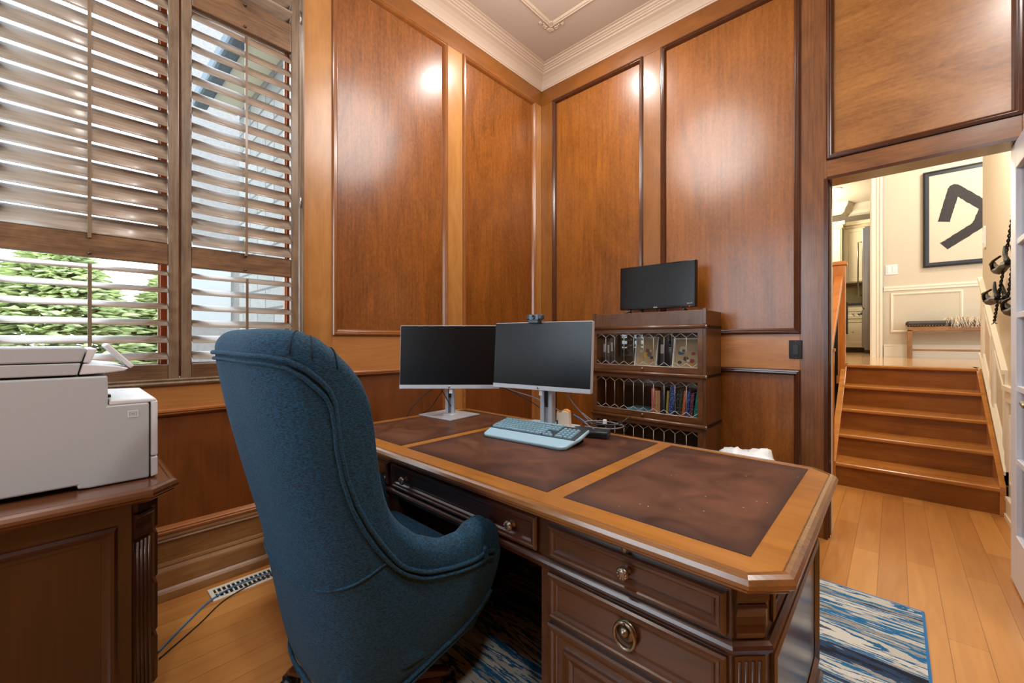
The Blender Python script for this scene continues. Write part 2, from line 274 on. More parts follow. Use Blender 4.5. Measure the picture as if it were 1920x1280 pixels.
# ------------------------------------------------------------ mesh builder
class MB:
    def __init__(s, mx=None): s.v = []; s.f = []; s.fm = []; s.m = 0; s.sm = []; s.smooth = False; s.mx = mx
    def add(s, vs, fs):
        b = len(s.v); s.v += [tuple(v) for v in vs]
        for f in fs: s.f.append([b + i for i in f]); s.fm.append(s.m); s.sm.append(s.smooth)
        return s
    def box(s, x0, x1, y0, y1, z0, z1):
        x0, x1 = sorted((x0, x1)); y0, y1 = sorted((y0, y1)); z0, z1 = sorted((z0, z1))
        return s.add([(x0, y0, z0), (x1, y0, z0), (x1, y1, z0), (x0, y1, z0), (x0, y0, z1), (x1, y0, z1), (x1, y1, z1), (x0, y1, z1)],
                     [(0, 3, 2, 1), (4, 5, 6, 7), (0, 1, 5, 4), (1, 2, 6, 5), (2, 3, 7, 6), (3, 0, 4, 7)])
    def obox(s, c, ax, ay, az):
        c, ax, ay, az = map(Vector, (c, ax, ay, az)); vs = []
        for k in (-1, 1):
            for i, j in ((-1, -1), (1, -1), (1, 1), (-1, 1)): vs.append(c + ax * i + ay * j + az * k)
        return s.add(vs, [(0, 3, 2, 1), (4, 5, 6, 7), (0, 1, 5, 4), (1, 2, 6, 5), (2, 3, 7, 6), (3, 0, 4, 7)])
    def prism(s, poly, z0, z1, to=lambda a, b, c: (a, b, c)):
        n = len(poly); vs = [to(p[0], p[1], z0) for p in poly] + [to(p[0], p[1], z1) for p in poly]
        fs = [tuple(reversed(range(n))), tuple(range(n, 2 * n))] + [(i, (i + 1) % n, n + (i + 1) % n, n + i) for i in range(n)]
        return s.add(vs, fs)
    def cyl(s, p0, p1, r0, r1=None, n=16):
        r1 = r0 if r1 is None else r1
        return s.tube([p0, p1], [r0, r1], n)
    def tube(s, pts, r, n=8, cap=True):
        pts = [Vector(p) for p in pts]; N = len(pts)
        if not isinstance(r, (list, tuple)): r = [r] * N
        vs = []; up = None
        for i, p in enumerate(pts):
            d = (pts[min(i + 1, N - 1)] - pts[max(i - 1, 0)]).normalized()
            if up is None: up = Vector((0, 0, 1)) if abs(d.z) < .9 else Vector((1, 0, 0))
            u = (up - d * up.dot(d)).normalized(); up = u; w = d.cross(u)
            for k in range(n):
                a = 2 * math.pi * k / n; vs.append(p + u * math.cos(a) * r[i] + w * math.sin(a) * r[i])
        fs = [(i * n + k, i * n + (k + 1) % n, (i + 1) * n + (k + 1) % n, (i + 1) * n + k) for i in range(N - 1) for k in range(n)]
        if cap: fs += [tuple(reversed(range(n))), tuple((N - 1) * n + k for k in range(n))]
        sm = s.smooth; s.smooth = True; s.add(vs, fs); s.smooth = sm; return s
    def lathe(s, prof, o=(0, 0, 0), ax='z', n=24):
        vs = []; o = Vector(o)
        for r, h in prof:
            for k in range(n):
                a = 2 * math.pi * k / n; c, d = r * math.cos(a), r * math.sin(a)
                vs.append(o + Vector({'z': (c, d, h), 'y': (c, h, d), 'x': (h, c, d)}[ax]))
        m = len(prof); fs = [(i * n + k, i * n + (k + 1) % n, (i + 1) * n + (k + 1) % n, (i + 1) * n + k) for i in range(m - 1) for k in range(n)]
        fs += [tuple(reversed(range(n))), tuple((m - 1) * n + k for k in range(n))]
        sm = s.smooth; s.smooth = True; s.add(vs, fs); s.smooth = sm; return s
    def sweep(s, poly, prof, to, closed=True):
        """profile (outward offset d, height h) swept round a ccw 2d polygon with mitred corners"""
        n = len(poly); m = len(prof); vs = []
        for i in range(n):
            p = Vector(poly[i])
            a = Vector(poly[(i - 1) % n]); b = Vector(poly[(i + 1) % n])
            if not closed and i == 0: e1 = e2 = (b - p).normalized()
            elif not closed and i == n - 1: e1 = e2 = (p - a).normalized()
            else: e1 = (p - a).normalized(); e2 = (b - p).normalized()
            n1 = Vector((e1.y, -e1.x)); n2 = Vector((e2.y, -e2.x)); k = (n1 + n2); k = k / max(.2, (1 + n1.dot(n2)))
            for d, h in prof: q = p + k * d; vs.append(to(q.x, q.y, h))
        fs = []
        for i in range(n if closed else n - 1):
            j = (i + 1) % n
            for t in range(m - 1): fs.append((i * m + t, j * m + t, j * m + t + 1, i * m + t + 1))
        return s.add(vs, fs)
    def grid(s, fn, nu, nv, closeu=False):
        vs = [fn(i, j) for i in range(nu) for j in range(nv)]; fs = []
        for i in range(nu if closeu else nu - 1):
            for j in range(nv - 1):
                a = i * nv + j; b = ((i + 1) % nu) * nv + j; fs.append((a, b, b + 1, a + 1))
        sm = s.smooth; s.smooth = True; s.add(vs, fs); s.smooth = sm; return s
    def build(s, name, mats, parent=None, bevel=0, seg=2, fix=True):
        me = bpy.data.meshes.new(name)
        vs = s.v if s.mx is None else [tuple(s.mx @ Vector(v)) for v in s.v]
        me.from_pydata(vs, [], s.f)
        if not isinstance(mats, (list, tuple)): mats = [mats]
        for m in mats: me.materials.append(M[m] if isinstance(m, str) else m)
        for p, k, q in zip(me.polygons, s.fm, s.sm): p.material_index = k; p.use_smooth = q
        if fix:
            bm = bmesh.new(); bm.from_mesh(me); bmesh.ops.recalc_face_normals(bm, faces=bm.faces); bm.to_mesh(me); bm.free()
        o = bpy.data.objects.new(name, me); C.objects.link(o)
        if parent is not None: o.parent = parent
        if bevel:
            b = o.modifiers.new('bevel', 'BEVEL'); b.width = bevel; b.segments = seg; b.limit_method = 'ANGLE'; b.angle_limit = R(35)
        return o
def thing(name, label, cat, loc=(0, 0, 0), rz=0, group=None):
    o = bpy.data.objects.new(name, None); C.objects.link(o); o.empty_display_size = .05
    o.location = loc; o.rotation_euler = (0, 0, rz); return tag(o, label, cat, group)
def tag(o, label, cat, group=None, kind=None):
    o['label'] = label; o['category'] = cat
    if group: o['group'] = group
    if kind: o['kind'] = kind
    return o
def struct(o, label=None):
    o['kind'] = 'structure'
    if label: o['label'] = label
    return o
def origin(o, loc):
    """move a mesh object's origin to loc without moving the mesh"""
    v = Vector(loc); o.data.transform(Matrix.Translation(-v)); o.location = v; return o
def dup(root, loc=None, rz=None, label=None, group=None):
    r = root.copy(); C.objects.link(r)
    if loc is not None: r.location = loc
    if rz is not None: r.rotation_euler = (0, 0, rz)
    if label: r['label'] = label
    if group: r['group'] = group
    for ch in list(root.children):
        c = ch.copy(); C.objects.link(c); c.parent = r
        for g in ch.children: d = g.copy(); C.objects.link(d); d.parent = c
    return r
def text(body, size, mat, parent, mx, name='lettering', ext=.0004, italic=False):
    cu = bpy.data.curves.new(name, 'FONT'); cu.body = body; cu.size = size; cu.extrude = ext; cu.align_x = 'CENTER'; cu.align_y = 'CENTER'
    if italic: cu.shear = .3
    tmp = bpy.data.objects.new('tmp', cu); C.objects.link(tmp)
    dg = bpy.context.evaluated_depsgraph_get(); me = bpy.data.meshes.new_from_object(tmp.evaluated_get(dg))
    bpy.data.objects.remove(tmp); me.transform(mx); me.materials.clear(); me.materials.append(M[mat])
    o = bpy.data.objects.new(name, me); C.objects.link(o); o.parent = parent; return o
def smoothpath(pts, n=8):
    pts = [Vector(p) for p in pts]; P = [pts[0]] + pts + [pts[-1]]; out = []
    for i in range(1, len(P) - 2):
        for k in range(n):
            t = k / n; a, b, c, d = P[i - 1], P[i], P[i + 1], P[i + 2]
            out.append(.5 * ((2 * b) + (c - a) * t + (2 * a - 5 * b + 4 * c - d) * t * t + (3 * b - a - 3 * c + d) * t ** 3))
    out.append(pts[-1]); return out

toA = lambda u, v, h: (h, u, v)        # left wall: u = y, v = z, h into the room (+x)
toB = lambda u, v, h: (u, -h, v)       # back wall: u = x, v = z, h into the room (-y)
def rect(u0, u1, v0, v1): return [(u0, v0), (u1, v0), (u1, v1), (u0, v1)]
# ================================================================ ROOM
ZC = 3.70; ZT = 3.573; XR = 4.1; YB = -4.95
f = MB(); f.box(-.12, XR, YB, 2.45, -.1, 0); struct(f.build('floor', 'floor'), 'honey maple plank floor of the study and lower landing')
WIN_Y0, WIN_Y1, WIN_Z0, WIN_Z1 = -3.86, -2.175, .998, 3.40
# ---- left wall with window opening
m = MB()
m.box(-.16, -.012, WIN_Y1, 0, 0, ZC); m.box(-.16, -.012, YB, WIN_Y0, 0, ZC)
m.box(-.16, -.012, WIN_Y0, WIN_Y1, 0, WIN_Z0); m.box(-.16, -.012, WIN_Y0, WIN_Y1, WIN_Z1, ZC)
wallL = struct(m.build('wall_left', 'panelA'), 'left wall of varnished wood panelling with the shuttered windows')
def stiles(wall, boxes, mat, name='stile'):
    for b in boxes: MB().box(*b).build(name, mat, wall, bevel=.0015)
# upright stiles / horizontal rails on the left wall (proud of the panels)
stiles(wallL, [(-.012, 0, -2.175, -2.006, WIN_Z0, 3.43), (-.012, 0, -1.141, -.983, 0.3, 3.43), (-.012, 0, -.098, 0, 0.3, 3.43), (-.012, 0, -2.175, -2.006, .3, WIN_Z0)], 'stileA')
stiles(wallL, [(-.012, .0005, -2.006, -1.141, 1.0, 1.225), (-.012, .0005, -.983, -.098, 1.0, 1.225), (-.012, .0005, YB, -2.006, .875, WIN_Z0 + .0)], 'railA', 'rail')
stiles(wallL, [(-.012, .0005, YB, 0, 3.43, ZT + .02)], 'railtopA', 'top_rail')
stiles(wallL, [(-.012, .0005, YB, 0, .0, .3)], 'base', 'base_rail')
prof = [(.004, 0), (.004, .010), (-.002, .016), (-.010, .017), (-.014, .012), (-.020, .013), (-.026, .006), (-.032, -.006), (-.034, -.012)]
def molding(wall, to, r, mat, name='panel_molding'):
    MB().sweep(rect(*r), prof, to).build(name, mat, wall, fix=True)
for r in ((-2.006, -1.141, 1.228, 3.43), (-.983, -.098, 1.228, 3.43)): molding(wallL, toA, r, 'moldA')
for r in ((-2.006, -1.141, .30, .998), (-.983, -.098, .30, .998), (-3.9, -2.10, .30, .873)): molding(wallL, toA, r, 'moldAh')
# wainscot colour panels, slightly darker veneer sheets
for (a, b, c, d) in ((-2.0, -1.147, .31, .99), (-.977, -.104, .31, .99), (-3.9, -2.11, .31, .865)):
    MB().box(-.0125, -.0105, a, b, c, d).build('lower_panel', 'wainA', wallL)
# ---- back wall with the stair opening
DX0, DX1, DZ = 2.187, 2.965, 2.16
m = MB()
m.box(-.012, DX0, .012, .145, 0, ZC); m.box(DX1, XR, .012, .145, 0, ZC); m.box(DX0, DX1, .012, .145, DZ, ZC)
wallB = struct(m.build('wall_back', 'panelB'), 'back wall of varnished wood panelling with the stair opening')
stiles(wallB, [(0, .139, 0, .012, .3, 3.43), (1.022, 1.173, 0, .012, .3, 3.43)], 'stileB')
stiles(wallB, [(2.052, 2.187, -.002, .012, 0, 3.43), (2.93, 3.1, -.002, .012, 0, 3.43)], 'pilaster', 'pilaster')
stiles(wallB, [(.139, 1.022, -.0005, .012, 1.01, 1.235), (1.173, 2.052, -.0005, .012, 1.01, 1.235)], 'railB', 'rail')
stiles(wallB, [(0, XR, -.0008, .012, 3.43, ZT + .02)], 'railtopB', 'top_rail')
stiles(wallB, [(0, 2.052, -.0005, .012, 0, .3)], 'railtopB', 'base_rail')
stiles(wallB, [(2.187, 2.93, -.001, .012, DZ, 2.272)], 'header', 'door_header')
for r in ((.139, 1.022, 1.238, 3.43), (1.173, 2.052, 1.238, 3.43), (.139, 1.022, .30, 1.007), (1.173, 2.052, .30, 1.007), (2.187, 2.93, 2.278, 3.43)): molding(wallB, toB, r, 'moldB')
MB().box(2.2, 2.917, .009, .0125, 2.29, 3.42).build('over_door_panel', 'panelD', wallB)
# jamb lining of the opening
j = MB(); j.box(2.172, DX0 + .004, -.006, .15, 0, DZ + .004); j.box(DX0, DX1, -.006, .15, DZ - .006, DZ + .012)
j.box(DX0 + .004, DX0 + .010, .03, .04, 0, DZ); j.box(DX0 + .004, DX0 + .010, .09, .10, 0, DZ); j.box(DX1, DX1 + .012, -.006, .15, 0, DZ)
struct(j.build('door_1', 'moldB'), 'dark wood jamb lining of the stair opening')
j2 = MB(); j2.box(DX0 + .0035, DX0 + .0115, .1475, .156, 0, DZ); struct(j2.build('trim_1', 'trimwhite'), 'thin pale strip on the far edge of the jamb')
# ---- the two walls behind the camera
m = MB(); m.box(XR, XR + .12, YB, .1, 0, ZC); wr = struct(m.build('wall_right', 'panelB'), 'right wall of wood panelling')
m = MB(); m.box(-.16, .05, YB - .12, YB, 0, ZC); m.box(1.65, XR, YB - .12, YB, 0, ZC); m.box(.05, 1.65, YB - .12, YB, 0, .85); m.box(.05, 1.65, YB - .12, YB, 2.95, ZC)
struct(m.build('wall_front', 'panelB'), 'front wall of wood panelling with a wide window')
m = MB(); m.box(.05, .11, YB - .1, YB - .02, .85, 2.95); m.box(1.59, 1.65, YB - .1, YB - .02, .85, 2.95); m.box(.05, 1.65, YB - .1, YB - .02, .85, .91); m.box(.05, 1.65, YB - .1, YB - .02, 2.89, 2.95)
for x in (.82,): m.box(x, x + .06, YB - .1, YB - .02, .85, 2.95)
w3 = struct(m.build('window_3', 'trimwhite'), 'wide window in the front wall')
MB().box(.1, 1.6, YB - .065, YB - .06, .9, 2.9).build('pane', 'glass', w3)
# ---- ceiling, crown, inner picture frame
m = MB(); m.box(-.16, XR + .12, YB - .12, .145, ZC, ZC + .1); cei = struct(m.build('ceiling', 'ceiling'), 'taupe plaster ceiling of the study')
cp = [(0, ZT - .004), (-.006, ZT - .004), (-.010, ZT + .006), (-.014, ZT + .007), (-.018, ZT + .016), (-.028, ZT + .03), (-.048, ZT + .052), (-.074, ZT + .070), (-.098, ZT + .080), (-.100, ZT + .092),
      (-.112, ZT + .094), (-.118, ZT + .103), (-.124, ZT + .103), (-.134, ZT + .112), (-.142, ZT + .112), (-.150, ZT + .122), (-.166, ZT + .124), (-.170, ZC + .001)]
MB().sweep([(0, YB), (XR, YB), (XR, 0), (0, 0)], cp, lambda a, b, h: (a, b, h)).build('crown', 'crown').name = 'trim_2'
struct(bpy.data.objects['trim_2'], 'cream cove crown moulding round the ceiling')
fp = [(-.0, ZC), (-.003, ZC - .010), (-.012, ZC - .014), (-.02, ZC - .008), (-.028, ZC - .012), (-.036, ZC - .006), (-.04, ZC)]
MB().sweep([(.46, YB + .46), (XR - .46, YB + .46), (XR - .46, -.46), (.46, -.46)], fp, lambda a, b, h: (a, b, h)).build('trim_3', 'crown')
struct(bpy.data.objects['trim_3'], 'narrow raised plaster frame on the ceiling')
orn = MB(); orn.smooth = True                                   # cast plaster scrollwork on the corner of the frame
def blob(mb, c, r, sz=.4, n=8):
    cx_, cy_, cz_ = c
    mb.lathe([(r * math.sin(math.pi * k / 6) + 1e-4, -r * sz * math.cos(math.pi * k / 6)) for k in range(7)], c, 'z', n)
d45 = Vector((1, 1, 0)).normalized(); e45 = Vector((1, -1, 0)).normalized(); oc = Vector((.475, -.475, ZC - .008))
def spiral(mb, c, r, sgn, r0=.006):
    pts = [];
    for k in range(22):
        a = k * .42; q = r * (1 - k / 24)
        pts.append(Vector(c) + e45 * (math.cos(a) * q) + d45 * (sgn * math.sin(a) * q))
    mb.tube(pts, r0, 6)
for sgn in (-1, 1):
    spiral(orn, oc + d45 * sgn * .085 + e45 * .03, .014, sgn); spiral(orn, oc + d45 * sgn * .042 - e45 * .008, .020, sgn); spiral(orn, oc + d45 * sgn * .022 + e45 * .026, .017, -sgn)
    spiral(orn, oc + d45 * sgn * .018 - e45 * .036, .013, -sgn); blob(orn, tuple(oc + d45 * sgn * .06 + e45 * .02), .010)
for q in (-.052, -.03, -.005, .02, .042): blob(orn, tuple(oc + e45 * q), .014)
struct(orn.build('trim_4', 'crown'), 'scrolled plaster ornament at the corner of the ceiling frame')
# ---- baseboard mouldings left and back
bp_ = [(0, .298), (.006, .298), (.014, .292), (.016, .282), (.010, .276), (.014, .268), (.004, .262), (0, .255)]
bq_ = [(0, .168), (.008, .165), (.012, .155), (.010, .148), (.018, .132), (.020, .125), (.020, .055), (.026, .046), (.032, .036), (.034, .004), (.034, 0), (0, 0)]
for nm, poly, to, mt in (('left', None, None, 'base'), ('back', None, None, 'railtopB')):
    m = MB()
    pts = [(0, YB), (0, 0)] if nm == 'left' else [(0, 0), (2.052, 0)]
    for pr_ in (bp_, bq_):
        m.sweep(pts, [(d, h) for d, h in pr_], lambda a, b, h: (a, b, h), closed=False)
    struct(m.build('baseboard_' + nm, mt), 'stepped stained wood baseboard')

# ================================================================ WINDOW + SHUTTERS
def window(idx, y0, y1, label):
    m = MB(); x0, x1 = -.15, -.095; z0, z1 = WIN_Z0 + .02, WIN_Z1
    for (a, b, c, d) in ((y0, y0 + .055, z0, z1), (y1 - .055, y1, z0, z1), (y0 + .055, y1 - .055, z0, z0 + .06), (y0 + .055, y1 - .055, z1 - .07, z1), (y0 + .055, y1 - .055, 2.86, 2.93)): m.box(x0, x1, a, b, c, d)
    o = struct(m.build('window_%d' % idx, 'sash', bevel=.002), label)
    MB().box(-.128, -.124, y0 + .05, y1 - .05, z0 + .05, 2.87).build('pane', 'glass', o)
    MB().box(-.128, -.124, y0 + .05, y1 - .05, 2.92, z1 - .06).build('pane', 'glass', o)
    s = MB()
    for (a, b) in ((y0 + .055, y0 + .063), (y1 - .063, y1 - .055)): s.box(-.118, -.110, a, b, z0 + .06, 2.86)
    s.box(-.118, -.110, y0 + .055, y1 - .055, 2.852, 2.86); s.box(-.118, -.110, y0 + .055, y1 - .055, z0 + .06, z0 + .068)
    s.build('glazing_bead', 'trimwhite', o)
window(1, -2.735, WIN_Y1, 'right stained wood window looking out at the stone walls')
window(2, -3.86, -2.735, 'left stained wood window looking out at the trees')
# moulded surround of the shutters
m = MB(); sp = [(0, -.012), (0, .014), (-.008, .018), (-.016, .012), (-.024, .016), (-.030, .010), (-.030, -.03)]
m.sweep(rect(WIN_Y0, WIN_Y1, WIN_Z0 - .01, WIN_Z1), sp, toA); fr = m.build('trim_5', 'shutterz'); struct(fr, 'moulded brown frame round the shutters')
LV = {}
def louver_mesh(L):
    m = MB(); n = 10; pts = []
    for k in range(n):
        t = math.pi * k / (n - 1) - math.pi / 2; pts.append((.044 * math.sin(t), .0055 * math.cos(t)))
    pts += [(-a, -b) for a, b in pts[1:-1]]
    # pts in (width, thick) ; long axis y
    m.smooth = True
    m.prism([(p[0], p[1]) for p in pts], -L / 2, L / 2, lambda a, b, c: (a, c, b))
    return m
def shutter(y0, y1, label, tilts, group):
    """tilts = (angle lower section, angle middle section, angle top section)"""
    t = thing('window_shutter', label, 'window shutter', (0, (y0 + y1) / 2, WIN_Z0), 0, group)
    oy, oz = (y0 + y1) / 2, WIN_Z0; sw = .040; X0, X1 = -.022, .010
    def bx(a, b, c, d, nm, mt):
        MB().box(X0, X1, a - oy, b - oy, c - oz, d - oz).build(nm, mt, t, bevel=.004, seg=2)
    bx(y0, y0 + sw, WIN_Z0 + .002, WIN_Z1 - .004, 'stile', 'shutterz'); bx(y1 - sw, y1, WIN_Z0 + .002, WIN_Z1 - .004, 'stile', 'shutterz')
    zr = [(WIN_Z0 + .003, 1.085), (1.545, 1.645), (2.80, 2.955), (3.32, 3.395)]
    for a, b in zr: bx(y0 + sw, y1 - sw, a, b, 'rail', 'shutterrail')
    L = y1 - y0 - 2 * sw - .004
    base = louver_mesh(L); proto = None
    for si in range(3):
        za, zb = zr[si][1], zr[si + 1][0]; n = max(1, round((zb - za) / .0762)); st = (zb - za) / n
        for k in range(n):
            z = za + st * (k + .5)
            if proto is None: proto = o = base.build('louver', 'shutter', t)
            else: o = proto.copy(); C.objects.link(o)
            o.parent = t; o.location = (-.006, 0, z - oz); o.rotation_euler = (0, R(tilts[si] + random.uniform(-1.2, 1.2)), 0)
        a = R(tilts[si]); ex = -.006 + .046 * math.cos(a); ez = -.046 * math.sin(a)
        r = MB(); r.box(ex - .002, ex + .009, -.006, .006, za + .02 - oz + ez, zb - .03 - oz + ez * .2); r.build('tilt_rod', 'shutterz', t, bevel=.001)
    for zb_ in (1.56, 1.63, 2.82, 2.93): MB().lathe([(.007, 0), (.007, .006), (.004, .01), (.002, .011)], (X1, 0, zb_ - oz), 'x', 12).build('stop_button', 'moldB', t)
    return t
shutter(-2.727, -2.203, 'brown louvered shutter between the window post and the wood panelling', (24, 50, -28), 'window shutters')
shutter(-3.325, -2.735, 'brown louvered shutter with nearly closed slats behind the printer', (20, 66, 60), 'window shutters')
shutter(-3.832, -3.333, 'brown louvered shutter farthest from the corner, beside the credenza', (20, 66, 60), 'window shutters')
for z, q_ in ((1.98, 'lower'), (3.02, 'upper')): tag(MB().cyl((.016, -2.196, z - .035), (.016, -2.196, z + .035), .004, n=8).build('shutter_hinge', 'chrome'), q_ + ' metal barrel hinge on the right edge of the right shutter', 'hinge')
# ---- exterior
t = thing('house_wing', 'limestone wing of the house, coloured as in shade, with white eaves outside the right window', 'building', (-1.6, -1.5, -.5))
MB().box(-1.4, 1.4, -.25, .2, 0, 4.3).build('wall', 'stoneY', t)
MB().box(-1.5, 1.4, -.52, -.25, 4.28, 4.33).build('soffit', 'trimwhite', t)
MB().box(-1.55, 1.4, -.66, -.52, 4.24, 4.40).build('gutter', 'shingle', t, bevel=.03)
MB().prism([(-.60, 4.40), (.3, 4.40), (.3, 5.0)], -1.5, 1.4, lambda a, b, c: (c, a, b)).build('roof', 'shingle', t)
t = thing('neighbour_house', 'stone house wall, coloured as sunlit, seen past the wing through the right window', 'building', (-5.7, -.5, -.5))
MB().box(-.6, 0, -1.42, 3, 0, 9).build('wall', 'stoneX', t)
MB().box(-.002, .05, -1.30, -.72, 2.0, 3.3).build('window', 'printer', t)
gr = MB(); gr.box(-40, -.3, -30, 20, -.7, -.6); tag(gr.build('lawn', 'grass'), 'green lawn outside the study windows', 'lawn', kind='stuff')
def conifer(x, y, h, r, label, sd):
    rnd = random.Random(sd)
    t = thing('conifer', label, 'tree', (x, y, -.6), 0, 'conifers beyond the left window')
    MB().cyl((0, 0, 0), (0, 0, h * .9), .12, .04, 8).build('trunk', 'base', t)
    fo = MB()
    for k in range(6000):
        q = rnd.random() ** .7; z = h * (.08 + .92 * q); rr = r * (1.02 - q ** 2.2) * (0.55 + .5 * rnd.random()); a = rnd.random() * 6.283
        c = Vector((math.cos(a) * rr, math.sin(a) * rr, z)); out = Vector((math.cos(a), math.sin(a), -.25 + rnd.random() * .4)).normalized()
        s_ = .10 + .14 * rnd.random(); side = Vector((-math.sin(a), math.cos(a), rnd.uniform(-.5, .5))).normalized() * s_ * .45
        up = out.cross(side).normalized() * .03
        fo.add([c - side, c + out * s_, c + side, c + up, c - side * .2 + out * s_ * .4 - up], [(0, 1, 3), (1, 2, 3), (0, 4, 1), (4, 2, 1), (0, 3, 2), (0, 2, 4)])
    fo.build('foliage', 'leaf', t, fix=False)
for i, (x, y, h, r, lb) in enumerate(((-8.0, -1.55, 3.3, 1.1, 'bright green conifer behind the left shutter, nearest the window post'), (-7.5, -3.2, 3.5, 1.2, 'bright green conifer behind the left shutter, near the middle rod'), (-7.2, -5.3, 3.3, 1.15, 'green conifer farthest left beyond the shutters'))):
    conifer(x, y, h, r, lb, i + 3)
# ================================================================ STAIRS, HALL, KITCHEN
RS, RN, Y0, SX0, SX1 = .189, .27, 1.235, 2.13, 3.01
ZU = .945
t = thing('staircase', 'five honey oak steps rising from the landing to the upper hall', 'stairs', (SX0, Y0, 0))
for k in range(5):
    z = RS * (k + 1); y = k * RN
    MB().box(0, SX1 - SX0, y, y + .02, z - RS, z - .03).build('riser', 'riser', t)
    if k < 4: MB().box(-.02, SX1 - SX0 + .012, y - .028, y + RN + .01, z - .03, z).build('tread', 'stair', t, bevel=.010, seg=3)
    else: MB().box(-.02, SX1 - SX0 + .012, y - .028, y + .05, z - .03, z).build('landing_nosing', 'stair', t, bevel=.010, seg=3)
st = MB()
sl = RS / RN
st.prism([(-.03, 0), (.30, 0), (4 * RN + .3, 4 * RS - .1), (4 * RN + .3, ZU + .0), (4 * RN + .0, ZU + .0), (-.03, RS + .01)], SX1 - SX0, SX1 - SX0 + .028, lambda a, b, c: (c, a, b))
st.build('stringer', 'stair', t, bevel=.002)
st = MB(); st.prism([(-.03, 0), (.30, 0), (4 * RN + .2, 4 * RS - .1), (4 * RN + .2, ZU + .0), (4 * RN, ZU + .0), (-.03, RS + .01)], -.045, 0, lambda a, b, c: (c, a, b)); st.build('stringer', 'stair', t, bevel=.002)
# railing on the left
t = thing('stair_railing', 'orange oak newels and handrail with dark iron balusters left of the steps', 'railing', (2.07, 1.2, 0))
m = MB(); m.box(-.045, .05, -.03, .03, 0, 1.10); m.box(-.052, .057, -.037, .037, 1.10, 1.125); m.build('newel', 'newel', t, bevel=.003)
m = MB(); m.box(-.05, .05, 1.05, 1.15, .75, 1.955); m.box(-.065, .065, 1.035, 1.165, 1.955, 1.985); m.prism([(-.05, 1.05), (.05, 1.05), (.05, 1.15), (-.05, 1.15)], 1.985, 1.995); m.build('newel', 'newel', t, bevel=.003)
m = MB(); m.obox((0, .53, 1.44), (.034, 0, 0), (0, .56, .40), (0, -.018, .026)); m.build('handrail', 'newel', t, bevel=.006)
for k in range(7):
    y = .12 + k * .135; MB().cyl((-.005, y, .19 + y * .7), (-.005, y, 1.05 + y * .714), .007, n=6).build('baluster', 'iron', t)
# landing / hall shells
m = MB(); m.box(-2.5, 6.5, Y0 + 4 * RN + .05, 9.2, ZU - .12, ZU); struct(m.build('floor', 'floorup'), 'glossy pale plank floor of the upper hall'); bpy.data.objects['floor.001'].name = 'floor_upper'
m = MB(); m.box(3.05, 3.17, .145, 2.33, 0, 4.2); wh = struct(m.build('wall_stair', 'hallwall'), 'beige wall rising beside the steps')
m = MB(); m.box(1.2, 2.085, .145, .20, 0, 2.9); m.box(1.2, 1.25, .2, 5.0, 0, 4.6); struct(m.build('wall_landing', 'hallwall'), 'beige wall left of the landing')
m = MB(); m.box(2.364, 6.5, 5.0, 5.12, ZU, 4.6); m.box(-2.5, 1.2, 5.0, 5.12, ZU, 4.6); m.box(1.2, 2.364, 5.0, 5.12, 3.75, 4.6)
struct(m.build('wall_hall', 'hallwall'), 'beige hall wall carrying the framed painting'); hallw = bpy.data.objects['wall_hall']
m = MB(); m.box(1.2, 2.085, 2.37, 2.42, 0, ZU - .12); struct(m.build('wall_landing_back', 'dark'), 'wall below the upper floor, painted near-black as a dark recess')  # near-black paint gives the dark of an open recess
m = MB(); m.box(-2.5, 6.5, .145, 9.3, 4.6, 4.7); struct(m.build('ceiling_hall', 'trimwhite'), 'white ceiling of the upper hall')
m = MB(); m.box(6.5, 6.6, .145, 9.3, 0, 4.6); m.box(-2.6, -2.5, .145, 9.3, 0, 4.6); struct(m.build('wall_far', 'hallwall'), 'far side walls of the upper hall')
# wainscot on the stair wall: raking rails, stiles, skirting
m = MB()
Xw = 3.05
def rake(y0, y1, h0, h1, th): # band following the stairs between heights above the nosing line
    zz = lambda y: RS + (y - Y0) * sl
    m.prism([(y0, zz(y0) + h0), (y1, zz(y1) + h0), (y1, zz(y1) + h1), (y0, zz(y0) + h1)], Xw - th, Xw, lambda a, b, c: (c, a, b))
rake(1.22, 2.33, .03, .10, .012); rake(1.22, 2.33, .10, .125, .022); rake(1.25, 2.33, .66, .76, .014); rake(1.25, 2.33, .76, .79, .03)
for (a, b, c, d) in ((.30, 1.25, .86, .89),): m.box(Xw - .03, Xw, a, b, c, d)
m.box(Xw - .014, Xw, .30, 1.25, .78, .86)
for y in (1.25, 1.78, 2.30): m.prism([(y - .03, .2 + max(0, y - Y0) * sl), (y + .03, .24 + max(0, y - Y0) * sl), (y + .03, .86 + max(0, y - Y0) * sl), (y - .03, .82 + max(0, y - Y0) * sl)], Xw - .012, Xw, lambda a, b, c: (c, a, b))
m.box(Xw - .016, Xw, .15, 1.20, 0, .13); m.box(Xw - .024, Xw, .15, 1.20, .0, .03); m.box(Xw - .02, Xw, .15, 1.20, .12, .145)
m.sweep(rect(.35, 1.14, .24, .70), [(0, 0), (0, .010), (-.014, .012), (-.022, .004), (-.022, 0)], lambda a, b, h: (Xw - h, a, b))
zz = lambda y: RS + (y - Y0) * sl
for (ya, yb) in ((1.33, 1.70), (1.86, 2.22)):
    m.sweep([(ya, zz(ya) + .19), (yb, zz(yb) + .19), (yb, zz(yb) + .60), (ya, zz(ya) + .60)], [(0, 0), (0, .010), (-.014, .012), (-.022, .004), (-.022, 0)], lambda a, b, h: (Xw - h, a, b))
struct(m.build('trim_6', 'trimwhite'), 'cream raking wainscot mouldings beside the steps')
